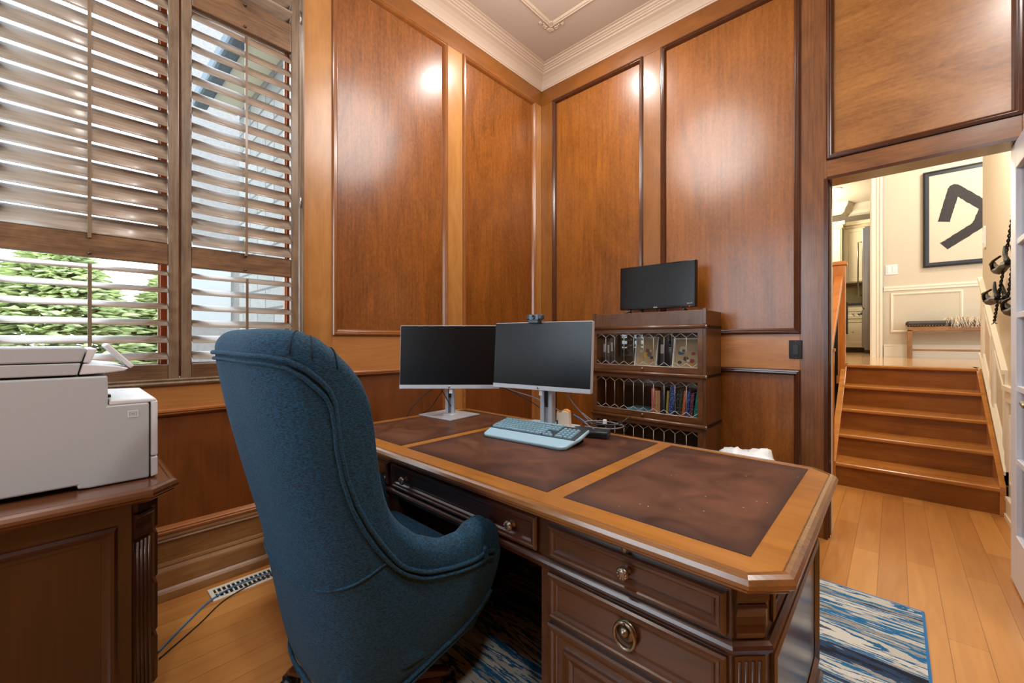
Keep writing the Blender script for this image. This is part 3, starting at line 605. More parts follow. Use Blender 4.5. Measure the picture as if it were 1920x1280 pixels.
# hall wall trim
m = MB(); Yh = 5.0
m.box(2.375, 6.4, Yh - .02, Yh, 1.935, 1.965); m.box(2.375, 6.4, Yh - .012, Yh, 1.90, 1.935)
for (a, b) in ((2.45, 3.16), (3.32, 4.1)): m.sweep(rect(a, b, 1.30, 1.86), [(0, 0), (0, .014), (-.014, .016), (-.030, .004), (-.03, 0)], lambda a, b, h: (a, Yh - h, b))
m.box(2.375, 6.4, Yh - .02, Yh, ZU, ZU + .16); m.box(2.375, 6.4, Yh - .028, Yh, ZU + .16, ZU + .18); m.box(2.375, 6.4, Yh - .03, Yh, ZU, ZU + .03)
struct(m.build('trim_7', 'trimwhite'), 'cream chair rail, skirting and picture mouldings on the hall wall')
m = MB(); m.box(2.225, 2.364, Yh - .03, Yh + .14, ZU, 3.75); m.box(2.24, 2.26, Yh - .045, Yh, ZU, 3.75); m.box(2.30, 2.315, Yh - .04, Yh, ZU, 3.75); m.box(2.335, 2.364, Yh - .045, Yh, ZU, 3.75)
m.box(1.15, 2.364, Yh - .03, Yh + .14, 3.75, 3.9)
struct(m.build('door_2', 'trimwhite'), 'cream cased opening from the hall to the kitchen')
# framed painting: black angular brush stroke
t = thing('framed_painting', 'black framed abstract painting of one bent black brush stroke on cream paper', 'painting', (3.33, Yh, 2.19))
W2, H2 = .55, 1.31
m = MB(); m.sweep(rect(-W2, W2, 0, H2), [(0, 0), (0, .045), (-.018, .05), (-.022, .04), (-.06, .038), (-.062, 0)], lambda a, b, h: (a, -h, b)); m.build('frame', 'black', t)
MB().box(-W2 + .03, W2 - .03, -.03, -.004, .03, H2 - .03).build('paper', plain('paper_cream', (206, 192, 168), .8, noise=.03, nscale=40), t)
def stroke(mb, pts, wd):
    for i in range(len(pts) - 1):
        h0 = .0315 + .0006 * i
        a, b = Vector(pts[i]), Vector(pts[i + 1]); d = (b - a).normalized(); n_ = Vector((-d.y, d.x)) * wd / 2
        rnd = random.Random(i); seg = 14; L_ = []; R_ = []
        for k in range(seg + 1):
            p = a + (b - a) * k / seg; j1, j2 = rnd.uniform(.94, 1.06), rnd.uniform(.94, 1.06); L_.append(p + n_ * j1); R_.append(p - n_ * j2)
        poly = L_ + R_[::-1]; mb.prism([(p.x, p.y) for p in poly], .030, h0, lambda a_, b_, c_: (a_, -c_, b_))
        if i < len(pts) - 2: mb.prism([(b.x + wd / 2 * math.cos(q * .785), b.y + wd / 2 * math.sin(q * .785)) for q in range(8)], .030, h0 + .0003, lambda a_, b_, c_: (a_, -c_, b_))
m = MB(); stroke(m, [(-.35, .60), (-.255, 1.03), (.03, .72), (-.04, .50), (-.35, .27)], .115)
m.build('brush_stroke', plain('sumi_black', (44, 38, 36), .7, noise=.25, nscale=40), t)
# switch
t = thing('wall_switch', 'white double rocker switch plate on the hall wall beside the painting', 'light switch', (2.458, Yh, 2.205))
MB().box(-.065, .065, -.008, 0, -.072, .072).build('plate', 'white', t, bevel=.003)
for x in (-.028, .028): MB().box(x - .019, x + .019, -.014, -.006, -.045, .045).build('rocker', 'white', t, bevel=.003)
# bench
t = thing('bench', 'dark leather topped wooden bench with nailhead trim against the hall wall', 'bench', (3.2, 4.79, ZU))
for x in (-.58, .55):
    for y in (-.16, .10): MB().box(x, x + .045, y, y + .045, 0, .38).build('leg', 'base', t, bevel=.002)
MB().box(-.58, .60, -.16, .145, .365, .425).build('apron', 'base', t, bevel=.002)
for y in (-.15,): MB().box(-.54, .56, y, y + .02, .10, .125).build('stretcher', 'base', t)
m = MB(); m.box(-.60, .62, -.175, .16, .425, .50); m.build('seat', plain('bench_leather', (52, 44, 40), .3, noise=.2, nscale=10), t, bevel=.03, seg=4)
m = MB()
for k in range(44): m.lathe([(.005, 0), (.005, -.002), (.003, -.004), (.0005, -.005)], (-.59 + k * .0275, -.175, .437), 'y', 6)
m.build('nailhead_trim', 'chrome', t)
m = MB(); rnd = random.Random(2)
for k in range(900):
    a = Vector((rnd.uniform(-.20, .34), rnd.uniform(-.19, .10), .505)); L_ = rnd.uniform(.05, .11); dx = rnd.uniform(-.06, .06)
    y1 = a.y - rnd.uniform(.01, .06) if a.y < -.08 else a.y + rnd.uniform(-.03, .03)
    b = a + Vector((dx * .4, (y1 - a.y) * .5, rnd.uniform(.015, .04))); c = a + Vector((dx, y1 - a.y, -.02 if a.y > -.1 else -L_))
    m.tube([a, b, c], [.004, .003, .001], 3, False)
tag(m.build('fur_throw', plain('fur_cream', (252, 240, 216), .9)), 'shaggy cream fur throw lying over the bench seat', 'throw', kind='stuff'); m_o = bpy.data.objects['fur_throw']; m_o.location = (3.2, 4.79, ZU + .0)
# plate on stair wall
t = thing('wall_thermostat', 'slim white oval control on the stair wall above the raking rail', 'control', (Xw, 2.17, 2.06))
m = MB(); m.prism([(.03 * math.cos(a * .3927), (.07 if math.sin(a * .3927) > 0 else -.07) + .03 * math.sin(a * .3927)) for a in range(16)], 0, .012, lambda a, b, c: (-c, a, b)); m.build('plate', 'white', t, bevel=.002)
MB().box(-.018, -.01, -.008, .008, -.05, .05).build('slider', 'white', t, bevel=.002)
# hanging sculpture of climbing figures on twisted ropes
t = thing('hanging_sculpture', 'dark bronze acrobat figures strung on twisted black ropes against the stair wall', 'sculpture', (2.99, 1.35, 1.25))
def twist(a, b, name='rope'):
    a, b = Vector(a), Vector(b); L_ = (b - a).length; d = (b - a).normalized(); u = d.cross(Vector((1, 0, 0))).normalized(); v = d.cross(u); m = MB()
    n = int(L_ / .006)
    for ph in (0, math.pi):
        m.tube([a + d * (L_ * k / n) + (u * math.cos(ph + k * .55) + v * math.sin(ph + k * .55)) * .0045 for k in range(n + 1)], .0042, 5)
    m.build(name, 'iron', t)
twist((-.01, -.83, .72), (-.01, -.18, .075)); twist((.005, -.83, .63), (.005, -.51, .20))
m = MB(); 
for s_ in (-1, 1): m.tube([(-.01, -.18, .075), (-.01, -.18 + s_ * .03, .06), (-.01, -.18 + s_ * .10, .055)], .003, 5)
m.build('rope', 'iron', t)
def diver(o, sc=1., flip=1):
    """small climber lying face down: head away (+y), knees bent up"""
    o = Vector(o); q = lambda x, y, z: o + Vector((x * .8, y * 2.0, z * 1.2)) * sc
    m = MB(); m.smooth = True
    def limb(pts, rs): m.tube(smoothpath([q(*p) for p in pts], 5), [a for a in interp(rs, (len(pts) - 1) * 5 + 1)], 8)
    limb([(0, .155, .045), (0, .13, .035), (0, .08, .0), (0, .02, -.01), (0, -.05, 0), (0, -.09, -.002)], [.010, .012, .028, .026, .024, .02])
    m.lathe([(.018 * math.sin(math.pi * k / 7) + 1e-4, -.024 * math.cos(math.pi * k / 7)) for k in range(8)], q(0, .172, .052), 'y', 10)
    for s_ in (-1, 1):
        limb([(s_ * .022, .09, .0), (s_ * .04, .045, .035), (s_ * .012, -.005, .055)], [.010, .009, .006])
        limb([(s_ * .014, -.06, -.004), (s_ * .02, -.15, -.012), (s_ * .022, -.11, .035), (s_ * .015, -.085, .085)], [.018, .013, .011, .006])
    m.build('figure', 'iron', t)
def interp(rs, n):
    out = []
    for k in range(n):
        x = k / (n - 1) * (len(rs) - 1); i = min(int(x), len(rs) - 2); out.append(rs[i] + (rs[i + 1] - rs[i]) * (x - i))
    return out
diver((-.01, -.46, .405)); diver((-.01, -.13, .225)); diver((-.01, -.82, .12))
# kitchen
Yk = 7.3
m = MB(); m.box(-2.5, 6.5, Yk + .65, Yk + .75, ZU, 4.6); struct(m.build('wall_kitchen', 'hallwall'), 'cream kitchen wall')
m = MB(); m.box(-2.5, 4.0, 5.12, Yk + .65, 3.80, 3.9); struct(m.build('ceiling_kitchen', 'trimwhite'), 'cream ceiling of the kitchen')
m = MB(); m.sweep([(-2.4, Yk), (1.75, Yk - .28), (1.82, Yk), (3.4, Yk)], [(0, 3.60), (.05, 3.63), (.07, 3.68), (.12, 3.74), (.14, 3.80), (0, 3.80)], lambda a, b, h: (a, b, h), closed=False)
struct(m.build('trim_8', 'trimwhite'), 'kitchen crown moulding')
cream = plain('cabinet_cream', (232, 220, 184), .4)
def kcab(nm, label, x0, x1, y0, y1, z0, z1, doors, crown=False, knob=False):
    t = thing(nm, label, 'cabinet', (x0, y0, z0)); MB().box(0, x1 - x0, 0, y1 - y0, 0, z1 - z0).build('body', cream, t)
    for (a, b, c, d) in doors:
        m = MB(); m.sweep(rect(a, b, c, d), [(0, 0), (0, .02), (-.05, .02), (-.065, .010), (-.08, .012), (-.08, .012)], lambda u, v, h: (u, -h, v)); m.box(a + .07, b - .07, -.012, 0, c + .07, d - .07)
        dd = m.build('door', cream, t)
        if knob: MB().lathe([(.008, 0), (.008, -.014), (.016, -.02), (.012, -.03), (.002, -.032)], ((a + b) / 2, -.02, (c + d) / 2), 'y', 10).build('knob', 'chrome', dd)
    if crown:
        m = MB(); m.box(-.02, x1 - x0 + .02, -.03, .1, z1 - z0, z1 - z0 + .05)
        n = int((x1 - x0) / .03)
        for k in range(n): m.box(k * .03, k * .03 + .017, -.045, -.03, z1 - z0 + .012, z1 - z0 + .034)
        m.box(-.05, x1 - x0 + .05, -.07, .1, z1 - z0 + .05, z1 - z0 + .12); m.build('crown', cream, t)
kcab('wall_cabinet', 'tall cream upper cabinet nearest the stair newel', .9, 1.75, Yk - .28, Yk + .3, 2.20, 3.34, [(.02, .83, .02, 1.12)], True)
kcab('wall_cabinet', 'cream upper cabinet between the taller cabinet and the refrigerator', 1.755, 2.6, Yk, Yk + .3, 2.30, 3.36, [(.02, .42, .02, 1.04), (.44, .83, .02, 1.04)], True)
kcab('base_cabinet', 'cream kitchen base cabinet with drawers below the dark countertop', 1.2, 2.6, Yk, Yk + .6, ZU + .10, 1.86, [(.4, 1.0, .56, .75), (.4, 1.0, .05, .54)], knob=True)
tag(MB().box(1.18, 2.62, Yk - .03, Yk + .64, 1.862, 1.90).build('countertop', 'black'), 'dark stone kitchen countertop on the cream base cabinet', 'countertop')
m = MB(); m.box(1.0, 2.7, Yk + .60, Yk + .645, 1.905, 2.29); tag(m.build('backsplash', plain('tile_yellow', (222, 212, 150), .5, noise=.1, nscale=12)), 'yellowish tile backsplash over the countertop', 'backsplash')
t = thing('refrigerator', 'tall stainless refrigerator edge seen beside the cased opening', 'refrigerator', (2.06, 6.75, ZU))
steel = plain('stainless', (120, 116, 110), .3, .9)
MB().box(.03, .75, 0, .5, .06, 2.30).build('body', steel, t, bevel=.004)
MB().box(.0, .045, .0, .5, .82, 2.28).build('door', steel, t, bevel=.008); MB().box(.0, .045, 0, .5, .1, .80).build('freezer_drawer', steel, t, bevel=.008)
m = MB(); m.tube([(0, .06, 2.04), (-.06, .06, 2.04), (-.06, .06, 1.06), (0, .06, 1.06)], .011, 8); m.build('door_handle', steel, t)
m = MB(); m.tube([(0, .04, .74), (-.06, .04, .72), (-.06, .45, .72), (0, .45, .74)], .011, 8); m.build('drawer_handle', steel, t)
MB().box(.03, .7, .02, .45, 0, .06).build('toe_grille', 'black', t)
t = thing('pot_light', 'small glowing recessed ceiling light over the kitchen', 'ceiling light', (1.75, 5.95, 3.80))
m = MB(); m.lathe([(.085, 0), (.085, -.006), (.062, -.008), (.062, 0)], n=24); m.build('trim_ring', 'white', t)
MB().lathe([(.060, -.001), (.060, -.004), (.001, -.005)], n=24).build('lens', plain('pot_lens', (255, 246, 225), .5, emit=18), t)
tag(MB().box(1.35, 1.85, 6.9, 6.98, 1.3, 1.9).build('wall_oven', 'blackgloss'), 'black glossy oven front half hidden behind the upper newel', 'oven')
# pot light of the study ceiling, just out of frame corner
# ================================================================ FRENCH DOOR LEAF
t = struct(bpy.data.objects.new('door_3', None), 'white french door leaf with glass panes standing open at the right edge'); C.objects.link(t); t.location = (2.909, .112, 0)
m = MB(); T = .042; LW = .76; H = 2.15
m.box(0, T, -.115, -.005, .012, H); m.box(0, T, -LW, -LW + .11, .012, H); m.box(0, T, -LW + .11, -.115, .012, .26); m.box(0, T, -LW + .11, -.115, H - .13, H)
for k in range(1, 5): z = .26 + (H - .39) * k / 5; m.box(.004, T - .004, -LW + .1, -.11, z - .014, z + .014)
for k in (1,): y = -LW / 2 - .003; m.box(.004, T - .004, y - .013, y + .013, .26, H - .13)
m.build('leaf', 'doorwhite', t, bevel=.003)
MB().box(T / 2 - .002, T / 2 + .002, -LW + .1, -.11, .26, H - .13).build('pane', glass('door_glass', (.80, .84, .88, 1), 1.6), t)
m = MB(); m.lathe([(.026, 0), (.026, -.008), (.012, -.012), (.010, -.045), (.012, -.05), (.002, -.052)], (0, -LW + .06, .935), 'x', 16); m.tube([(-.046, -LW + .06, .935), (-.052, -LW + .10, .937), (-.050, -LW + .17, .944)], [.009, .010, .008], 10)
m.build('door_handle', 'chrome', t)
# ================================================================ RUG, VENT, CABLES ON FLOOR
m = MB(); m.box(.45, 2.573, -2.19, -.555, .0005, .010); rug = tag(m.build('rug', 'rug', bevel=.003), 'blue, grey and white striped rug under the desk', 'rug')
MB().sweep(rect(.45, 2.573, -2.19, -.555), [(0, .0), (.005, .004), (.005, .010), (0, .0125), (-.004, .0105)], lambda a, b, h: (a, b, h)).build('binding', 'blue', rug)
t = thing('floor_vent', 'cream metal floor register along the left baseboard', 'vent', (.13, -2.44, 0))
m = MB(); m.sweep(rect(-.055, .065, -.2, .30), [(0, 0), (0, .004), (-.003, .006), (-.018, .005), (-.018, .001)], lambda a, b, h: (a, b, h)); 
for k in range(24): y = -.17 + k * .0195; m.box(-.04, .05, y - .0035, y + .0035, .001, .005)
m.box(.002, .008, -.18, .28, .001, .0055); m.build('grille', 'grill', t)
MB().box(-.05, .06, -.19, .29, .0004, .001).build('duct_shade_sheet', 'dark', t)  # thin near-black sheet standing for the dark below the grille
def cable(pts, r, mat, label, name='cable', n=8): return tag(MB().tube(smoothpath(pts, n), r, 6).build(name, mat), label, 'cable')
cable([(.42, -2.86, .008), (.28, -2.74, .008), (.19, -2.645, .012), (.14, -2.52, .012), (.15, -2.36, .012), (.2, -2.2, .006)], .0032, 'blue', 'blue network cable lying over the floor register')
cable([(.46, -2.86, .006), (.34, -2.72, .006), (.225, -2.60, .006), (.18, -2.45, .012), (.17, -2.3, .012), (.22, -2.15, .006)], .0026, 'black', 'thin black cord lying on the floor beside the register')
cable([(1.02, -2.62, .006), (.99, -2.585, .02), (1.0, -2.56, .06), (1.03, -2.54, .14), (1.05, -2.5, .2)], .0024, 'black', 'thin black cord hanging below the teal chair')
# ================================================================ DESK
DZT = .76
t = desk = thing('executive_desk', 'mahogany executive desk with three dark leather insets in its top', 'desk', (1.387, -1.785, 0))
ox, oy = 1.387, -1.785
def chamf(x0, x1, y0, y1, c): return [(x0 + c, y0), (x1 - c, y0), (x1, y0 + c), (x1, y1 - c), (x1 - c, y1), (x0 + c, y1), (x0, y1 - c), (x0, y0 + c)]
P8 = lambda i: chamf(-.958 + i, .958 - i, -.46 + i, .445 - i, .05)
# worktop: flat border + rounded edge
m = MB(); pin = P8(.022)
m.prism(pin, DZT - .03, DZT - .0005); m.build('worktop', 'desktop', t)
m = MB(); ep = [(.0, DZT - .001), (.003, DZT - .003), (.004, DZT + .001), (.012, DZT), (.020, DZT - .005), (.0245, DZT - .014), (.023, DZT - .023), (.016, DZT - .029), (.013, DZT - .030), (.013, DZT - .034), (.006, DZT - .040), (-.006, DZT - .046), (-.03, DZT - .046)]
m.smooth = False; m.sweep(pin, ep, lambda a, b, h: (a, b, h)); m.build('edge_molding', 'deskedge', t)
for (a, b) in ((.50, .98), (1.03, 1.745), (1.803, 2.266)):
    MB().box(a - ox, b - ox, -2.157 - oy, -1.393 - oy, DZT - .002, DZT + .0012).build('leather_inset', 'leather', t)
# carcass
B = MB
def dbox(x0, x1, y0, y1, z0, z1, nm, mt='desk', bev=.002): return B().box(x0 - ox, x1 - ox, y0 - oy, y1 - oy, z0, z1).build(nm, mt, t, bevel=bev)
YF = -2.19; YK = -1.385; XL, XRr = .485, 2.289; K0, K1 = 1.02, 1.752
car = B(); 
car.prism([(XL - ox + .05, YF - oy), (K0 - ox, YF - oy), (K0 - ox, YK - oy), (XL - ox, YK - oy), (XL - ox, YF - oy + .05)], .03, .715)
car.prism([(K1 - ox, YF - oy), (XRr - ox - .05, YF - oy), (XRr - ox, YF - oy + .05), (XRr - ox, YK - oy), (K1 - ox, YK - oy)], .03, .715)
car.box(K0 - ox, K1 - ox, YF - oy, YK - oy, .60, .715); car.box(K0 - ox, K1 - ox, YK - .03 - oy, YK - oy, .03, .60)
car.build('carcass', 'desk', t)
for poly in ([(XL - ox + .05, YF - oy), (K0 - ox, YF - oy), (K0 - ox, YK - oy), (XL - ox, YK - oy), (XL - ox, YF - oy + .05)], [(K1 - ox, YF - oy), (XRr - ox - .05, YF - oy), (XRr - ox, YF - oy + .05), (XRr - ox, YK - oy), (K1 - ox, YK - oy)]):
    B().sweep(poly, [(0, .10), (.010, .09), (.016, .075), (.016, .013), (0, .013)], lambda a, b, h: (a, b, h)).build('plinth', 'desk', t)
# waist moulding round the whole body at z .585
wm = B(); body = [(XL - ox + .05, YF - oy), (XRr - ox - .05, YF - oy), (XRr - ox, YF - oy + .05), (XRr - ox, YK - oy), (XL - ox, YK - oy), (XL - ox, YF - oy + .05)]
wm.sweep(body, [(-.01, .597), (.006, .597), (.013, .592), (.016, .585), (.012, .577), (.008, .574), (.004, .566), (-.01, .566)], lambda a, b, h: (a, b, h)); wm.build('waist_molding', 'desk', t)
dp = [(0, 0), (0, .010), (-.004, .015), (-.010, .016), (-.013, .012), (-.020, .011), (-.025, .006), (-.030, .005), (-.030, .002)]
def knob(par, x, z, y, to=None, r=1.):
    m = B(); m.lathe([(.012 * r, 0), (.012 * r, -.003), (.005 * r, -.006), (.005 * r, -.014), (.010 * r, -.017), (.0155 * r, -.020), (.016 * r, -.023), (.012 * r, -.027), (.005 * r, -.029), (.001, -.029)], (x, y, z), 'y', 18)
    for k in range(10):
        a = k * .6283; m.lathe([(.0032 * r, 0), (.003 * r, -.002), (.0004, -.003)], (x + .0108 * r * math.cos(a), y - .0255, z + .0108 * r * math.sin(a)), 'y', 6)
    return m.build('knob', 'pewter', par)
def drawer(x0, x1, z0, z1, knobs=(), ring=None, inner=False, nm='drawer'):
    m = B(); x0 -= ox; x1 -= ox; y = YF - oy
    m.sweep(rect(x0, x1, z0, z1), dp, lambda a, b, h: (a, y - h, b)); m.box(x0 + .028, x1 - .028, y - .004, y + .01, z0 + .028, z1 - .028)
    if inner:
        m.sweep(rect(x0 + .05, x1 - .05, z0 + .05, z1 - .05), [(0, .003), (-.002, .012), (-.012, .013), (-.018, .008), (-.03, .006), (-.03, .004)], lambda a, b, h: (a, y - h, b))
    d = m.build(nm, 'deskdrawer', t)
    for kx, kz in knobs: knob(d, kx - ox, kz, y - .003)
    if ring:
        kx, kz = ring[0] - ox, ring[1]
        b = B(); b.lathe([(.026, 0), (.026, -.003), (.02, -.006), (.008, -.007), (.008, -.016), (.001, -.017)], (kx, y - .004, kz), 'y', 20)
        b.tube([(kx + .026 * math.sin(a), y - .016, kz - .006 + .030 * math.cos(a)) for a in [k * .2618 for k in range(25)]], .0042, 8)
        b.lathe([(.012, 0), (.011, -.008), (.006, -.014), (.001, -.016)], (kx, y - .012, kz + .004), 'y', 12); b.build('ring_pull', 'pewter', d)
    return d
drawer(1.781, 2.232, .605, .694, knobs=[(2.013, .652)])
drawer(1.781, 2.232, .440, .562, ring=(2.013, .508))
drawer(1.781, 2.232, .12, .425, ring=(2.013, .33), inner=True)
drawer(.985, 1.742, .605, .702, knobs=[(1.08, .652), (1.645, .652)], nm='center_drawer')
drawer(.545, .955, .605, .694, knobs=[(.75, .652)]); drawer(.545, .955, .44, .562, ring=(.75, .508)); drawer(.545, .955, .12, .425, ring=(.75, .33), inner=True)
# writing slide between top and first drawer
m = B(); m.box(1.79 - ox, 2.225 - ox, YF - .004 - oy, YF - oy, .702, .713); sl_ = m.build('writing_slide', 'deskdrawer', t)
B().lathe([(.007, 0), (.007, -.008), (.009, -.012), (.004, -.016), (.001, -.016)], (2.013 - ox, YF - .004 - oy, .707), 'y', 12).build('knob', 'pewter', sl_)
# corner corbels + fluted columns on the chamfers
def corner(cx_, cy_, ang):
    mx = Matrix.Translation((cx_ - ox, cy_ - oy, 0)) @ Matrix.Rotation(ang, 4, 'Z')
    m = B(mx); hw = .033
    m.box(-hw, hw, -.016, .01, .685, .71); m.box(-hw + .002, hw - .002, -.012, .01, .676, .685)
    pr_ = [(.010, .60), (-.006, .602), (-.009, .615), (-.006, .63), (-.005, .645), (-.010, .662), (-.016, .668), (-.014, .675), (.01, .676)]
    m.prism(pr_, -hw + .004, hw - .004, lambda a, b, c: (c, a, b)); m.build('corbel', 'desk', t, bevel=.001)
    m = B(mx)
    m.box(-hw + .002, hw - .002, -.005, .01, .10, .566)
    for k in range(4): x = -hw + .012 + k * .0138; m.cyl((x, -.004, .115), (x, -.004, .555), .0042, n=8)
    m.build('fluted_column', 'desk', t)
corner(XRr - .025, YF + .025, R(45)); corner(XL + .025, YF + .025, R(-45))
# right end: framed panel (faces +x)
m = B(); XE = XRr - ox
m.sweep(rect(YF + .09 - oy, YK - .03 - oy, .14, .545), [(0, .001), (0, .008), (-.010, .012), (-.022, .006), (-.03, .002)], lambda a, b, h: (XE + h, a, b))
m.sweep(rect(YF + .09 - oy, YK - .03 - oy, .612, .70), [(0, .001), (0, .006), (-.008, .009), (-.018, .004), (-.02, .001)], lambda a, b, h: (XE + h, a, b)); m.build('end_panel', 'desk', t)
# ================================================================ MONITORS
def monitor(name, label, cx_, cy_, z0, yaw, tilt, h, basept, byaw, hp=True):
    """screen bottom centre at (cx_,cy_,z0); faces local -y"""
    t = thing(name, label, 'monitor', (basept[0], basept[1], DZT + .0015), byaw, 'desk monitors')
    inv = Matrix.Rotation(-byaw, 4, 'Z') @ Matrix.Translation((-basept[0], -basept[1], -DZT - .0015))
    mx = inv @ Matrix.Translation((cx_, cy_, z0)) @ Matrix.Rotation(yaw, 4, 'Z') @ Matrix.Rotation(R(-tilt), 4, 'X')
    W = .272
    B(mx).box(-W, W, .002, .030, 0, h).build('housing', 'silver', t, bevel=.004)
    B(mx).box(-W + .05, W - .05, .028, .045, .05, h - .06).build('rear_cover', 'silver', t, bevel=.01)
    B(mx).box(-W + .003, W - .003, -.0005, .006, .021, h - .003).build('screen', 'screen', t)
    B(mx).box(-W, W, -.001, .01, 0, .021).build('chin', 'silver', t, bevel=.001)
    lg = B(mx); lg.lathe([(.0065, 0), (.0065, -.0004), (.0001, -.0005)], (0, -.001, .0105), 'y', 20); lo = lg.build('logo', 'chrome', t)
    text('hp', .009, 'black', t, mx @ Matrix.Translation((0, -.0018, .0105)) @ Matrix.Rotation(R(90), 4, 'X'), italic=True, name='logo_lettering')
    if hp: B(mx).lathe([(.0015, 0), (.0015, -.0008), (.0001, -.001)], (W - .04, -.001, .008), 'y', 8).build('power_light', 'white', t)
    lb = B(mx); lb.box(-.002, .016, .012, .014, -.026, 0); lb.build('pull_tag', 'white', t)
    return t, mx
def stand(t, w_, top, slot, base=True, yaw_=0):
    m = B(Matrix.Rotation(yaw_, 4, 'Z')); m.box(-w_, -w_ * .35, -.008, .02, .006, top); m.box(w_ * .35, w_, -.008, .02, .006, top); m.box(-w_, w_, .012, .03, .006, top)
    m.lathe([(.045, .006), (.045, .010), (.03, .014)], (0, .005, 0), 'z', 24); m.build('stand_column', 'silver', t, bevel=.002)
    B(Matrix.Rotation(yaw_, 4, 'Z')).box(-w_ * .35, w_ * .35, .004, .013, .10, top).build('stand_slot', 'black', t)
    B().box(-.135, .135, -.12, .11, 0, .007).build('stand_base', 'silver', t, bevel=.002)
tl, _ = monitor('computer_monitor', 'left monitor with a black screen and silver stand', .705, -1.682, .932, R(42.7), 4, .345, (.590, -1.585), R(4))
stand(tl, .026, .30, True, yaw_=R(38))
B(Matrix.Rotation(R(38), 4, 'Z')).box(-.03, .03, -.12, .0, .26, .32).build('tilt_hinge', 'silver', tl)
tr, mr = monitor('computer_monitor', 'right monitor reflecting blue light with a webcam clipped on top', 1.203, -1.530, .952, R(9.5), 4, .335, (1.205, -1.465), R(9.5))
stand(tr, .034, .36, True)
# webcam (rests on the right monitor)
t = thing('webcam', 'small black webcam clipped to the top edge of the right monitor', 'webcam', (1.203 - .03, -1.51, .952 + .338), R(9.5))
m = B(); m.box(-.047, .047, -.022, .006, .004, .034); m.build('body', plain('webcam_grey', (52, 58, 66), .35), t, bevel=.009, seg=3)
B().box(-.026, .026, -.0255, -.02, .006, .031).build('face', plain('webcam_face', (96, 118, 140), .3), t, bevel=.002)
B().lathe([(.011, 0), (.011, -.003), (.008, -.004), (.005, -.002), (.0005, -.002)], (0, -.024, .019), 'y', 20).build('lens', 'blackgloss', t)
B().box(-.027, .027, -.032, .010, -.010, .004).build('clip', plain('clip_grey', (70, 80, 92), .35), t, bevel=.003)
# ================================================================ KEYBOARD
kcol = plain('keyboard_daylit_grey', (150, 184, 202), .38); kkey = plain('key_daylit_grey', (122, 158, 176), .4); kdk = plain('keyboard_well', (30, 42, 52), .5)  # blue cast of the window daylight mixed into the base greys
t = thing('keyboard', 'full size grey keyboard with a wide palm rest in front of the right monitor', 'keyboard', (1.318, -1.785, DZT + .002), R(5.6))
mk = Matrix.Rotation(R(11), 4, 'X')
m = B(mk); m.prism([(-.21, .004), (-.195, -.012), (.195, -.012), (.215, .004), (.232, .10), (.226, .192), (.10, .2), (.08, .207), (-.08, .207), (-.1, .2), (-.226, .192), (-.232, .10)], 0, .016); m.build('case', kcol, t, bevel=.006, seg=3)
B(mk).box(-.222, .222, .062, .188, .0155, .0168).build('key_well', kdk, t)
ft = B(); 
for x in (-.18, .18): ft.box(x - .02, x + .02, .17, .18, 0, .034)
ft.build('foot', 'black', t)
keyp = B(); keyp.prism(rect(-.0082, .0082, -.0078, .0078), 0, .0015); 
def keycap(wd):
    m = B(); a, b = wd / 2 - .0012, .0076; c, d = a - .0022, b - .0020
    m.add([(-a, -b, 0), (a, -b, 0), (a, b, 0), (-a, b, 0), (-c, -d, .006), (c, -d, .006), (c, d, .006), (-c, d, .006)], [(4, 5, 6, 7), (0, 1, 5, 4), (1, 2, 6, 5), (2, 3, 7, 6), (3, 0, 4, 7)]); return m
kp = {}
U = .0186; rows = [[1] * 14, [1] * 13 + [2], [1.5] + [1] * 12 + [1.5], [1.75] + [1] * 11 + [2.25], [2.25] + [1] * 10 + [2.75], [1.25, 1.25, 1.25, 6.25, 1.25, 1.25, 1.25, 1.25]]
spots = []
for r_, row in enumerate(rows):
    x = -.215; y = .178 - r_ * .0195 - (.003 if r_ else 0)
    for q in row:
        spots.append((q, x + q * U / 2, y)); x += q * U
    for k in range(3):
        if r_ in (0, 1, 2) or (r_ == 5) or (r_ == 4 and k == 1): spots.append((1, .062 + k * U, y))
    if r_ < 1: continue
    for k in range(4):
        if r_ == 5 and k == 1: continue
        spots.append((2 if (r_ == 5 and k == 0) else 1, .13 + k * .0205 + (.009 if (r_ == 5 and k == 0) else 0), y))
for q, x, y in spots[:]:
    if x + q * U / 2 > .228: continue
    if q not in kp: o = keycap(q * U).build('key', kkey, t); kp[q] = o
    else: o = kp[q].copy(); C.objects.link(o); o.parent = t
    o.matrix_local = mk @ Matrix.Translation((x, y, .0165))
# ================================================================ SMALL THINGS ON DESK
t = thing('power_adapter', 'cream and orange box standing behind the keyboard', 'adapter', (1.262, -1.400, DZT + .0015), R(20))
m = B(); m.prism([(-.035, 0), (.035, 0), (.032, .075), (.015, .084), (0, .082), (-.018, .072), (-.032, .074)], -.022, .022, lambda a, b, c: (a, c, b)); m.build('body', plain('adapter_cream', (226, 214, 190), .5), t, bevel=.004)
m = B(); m.prism([(.032, .0755), (.015, .0845), (0, .0825), (-.018, .0725), (-.032, .0745), (-.032, .078), (-.018, .076), (0, .086), (.015, .088), (.032, .079)], -.018, .018, lambda a, b, c: (a, c, b)); m.build('top', plain('adapter_orange', (226, 146, 62), .5), t)
B().box(-.030, -.024, -.024, -.021, .012, .035).build('port', 'black', t)
t = thing('docking_station', 'flat black docking station behind the right end of the keyboard', 'dock', (1.475, -1.475, DZT + .0015), R(22))
B().box(-.09, .075, -.045, .05, 0, .03).build('body', plain('dock_black', (44, 54, 62), .35), t, bevel=.004)
B().box(-.085, .07, -.047, -.044, .006, .022).build('front_panel', 'black', t)
cb = 'black'; gc = plain('grey_cord', (110, 112, 116), .4); M['gcord'] = gc
z_ = DZT
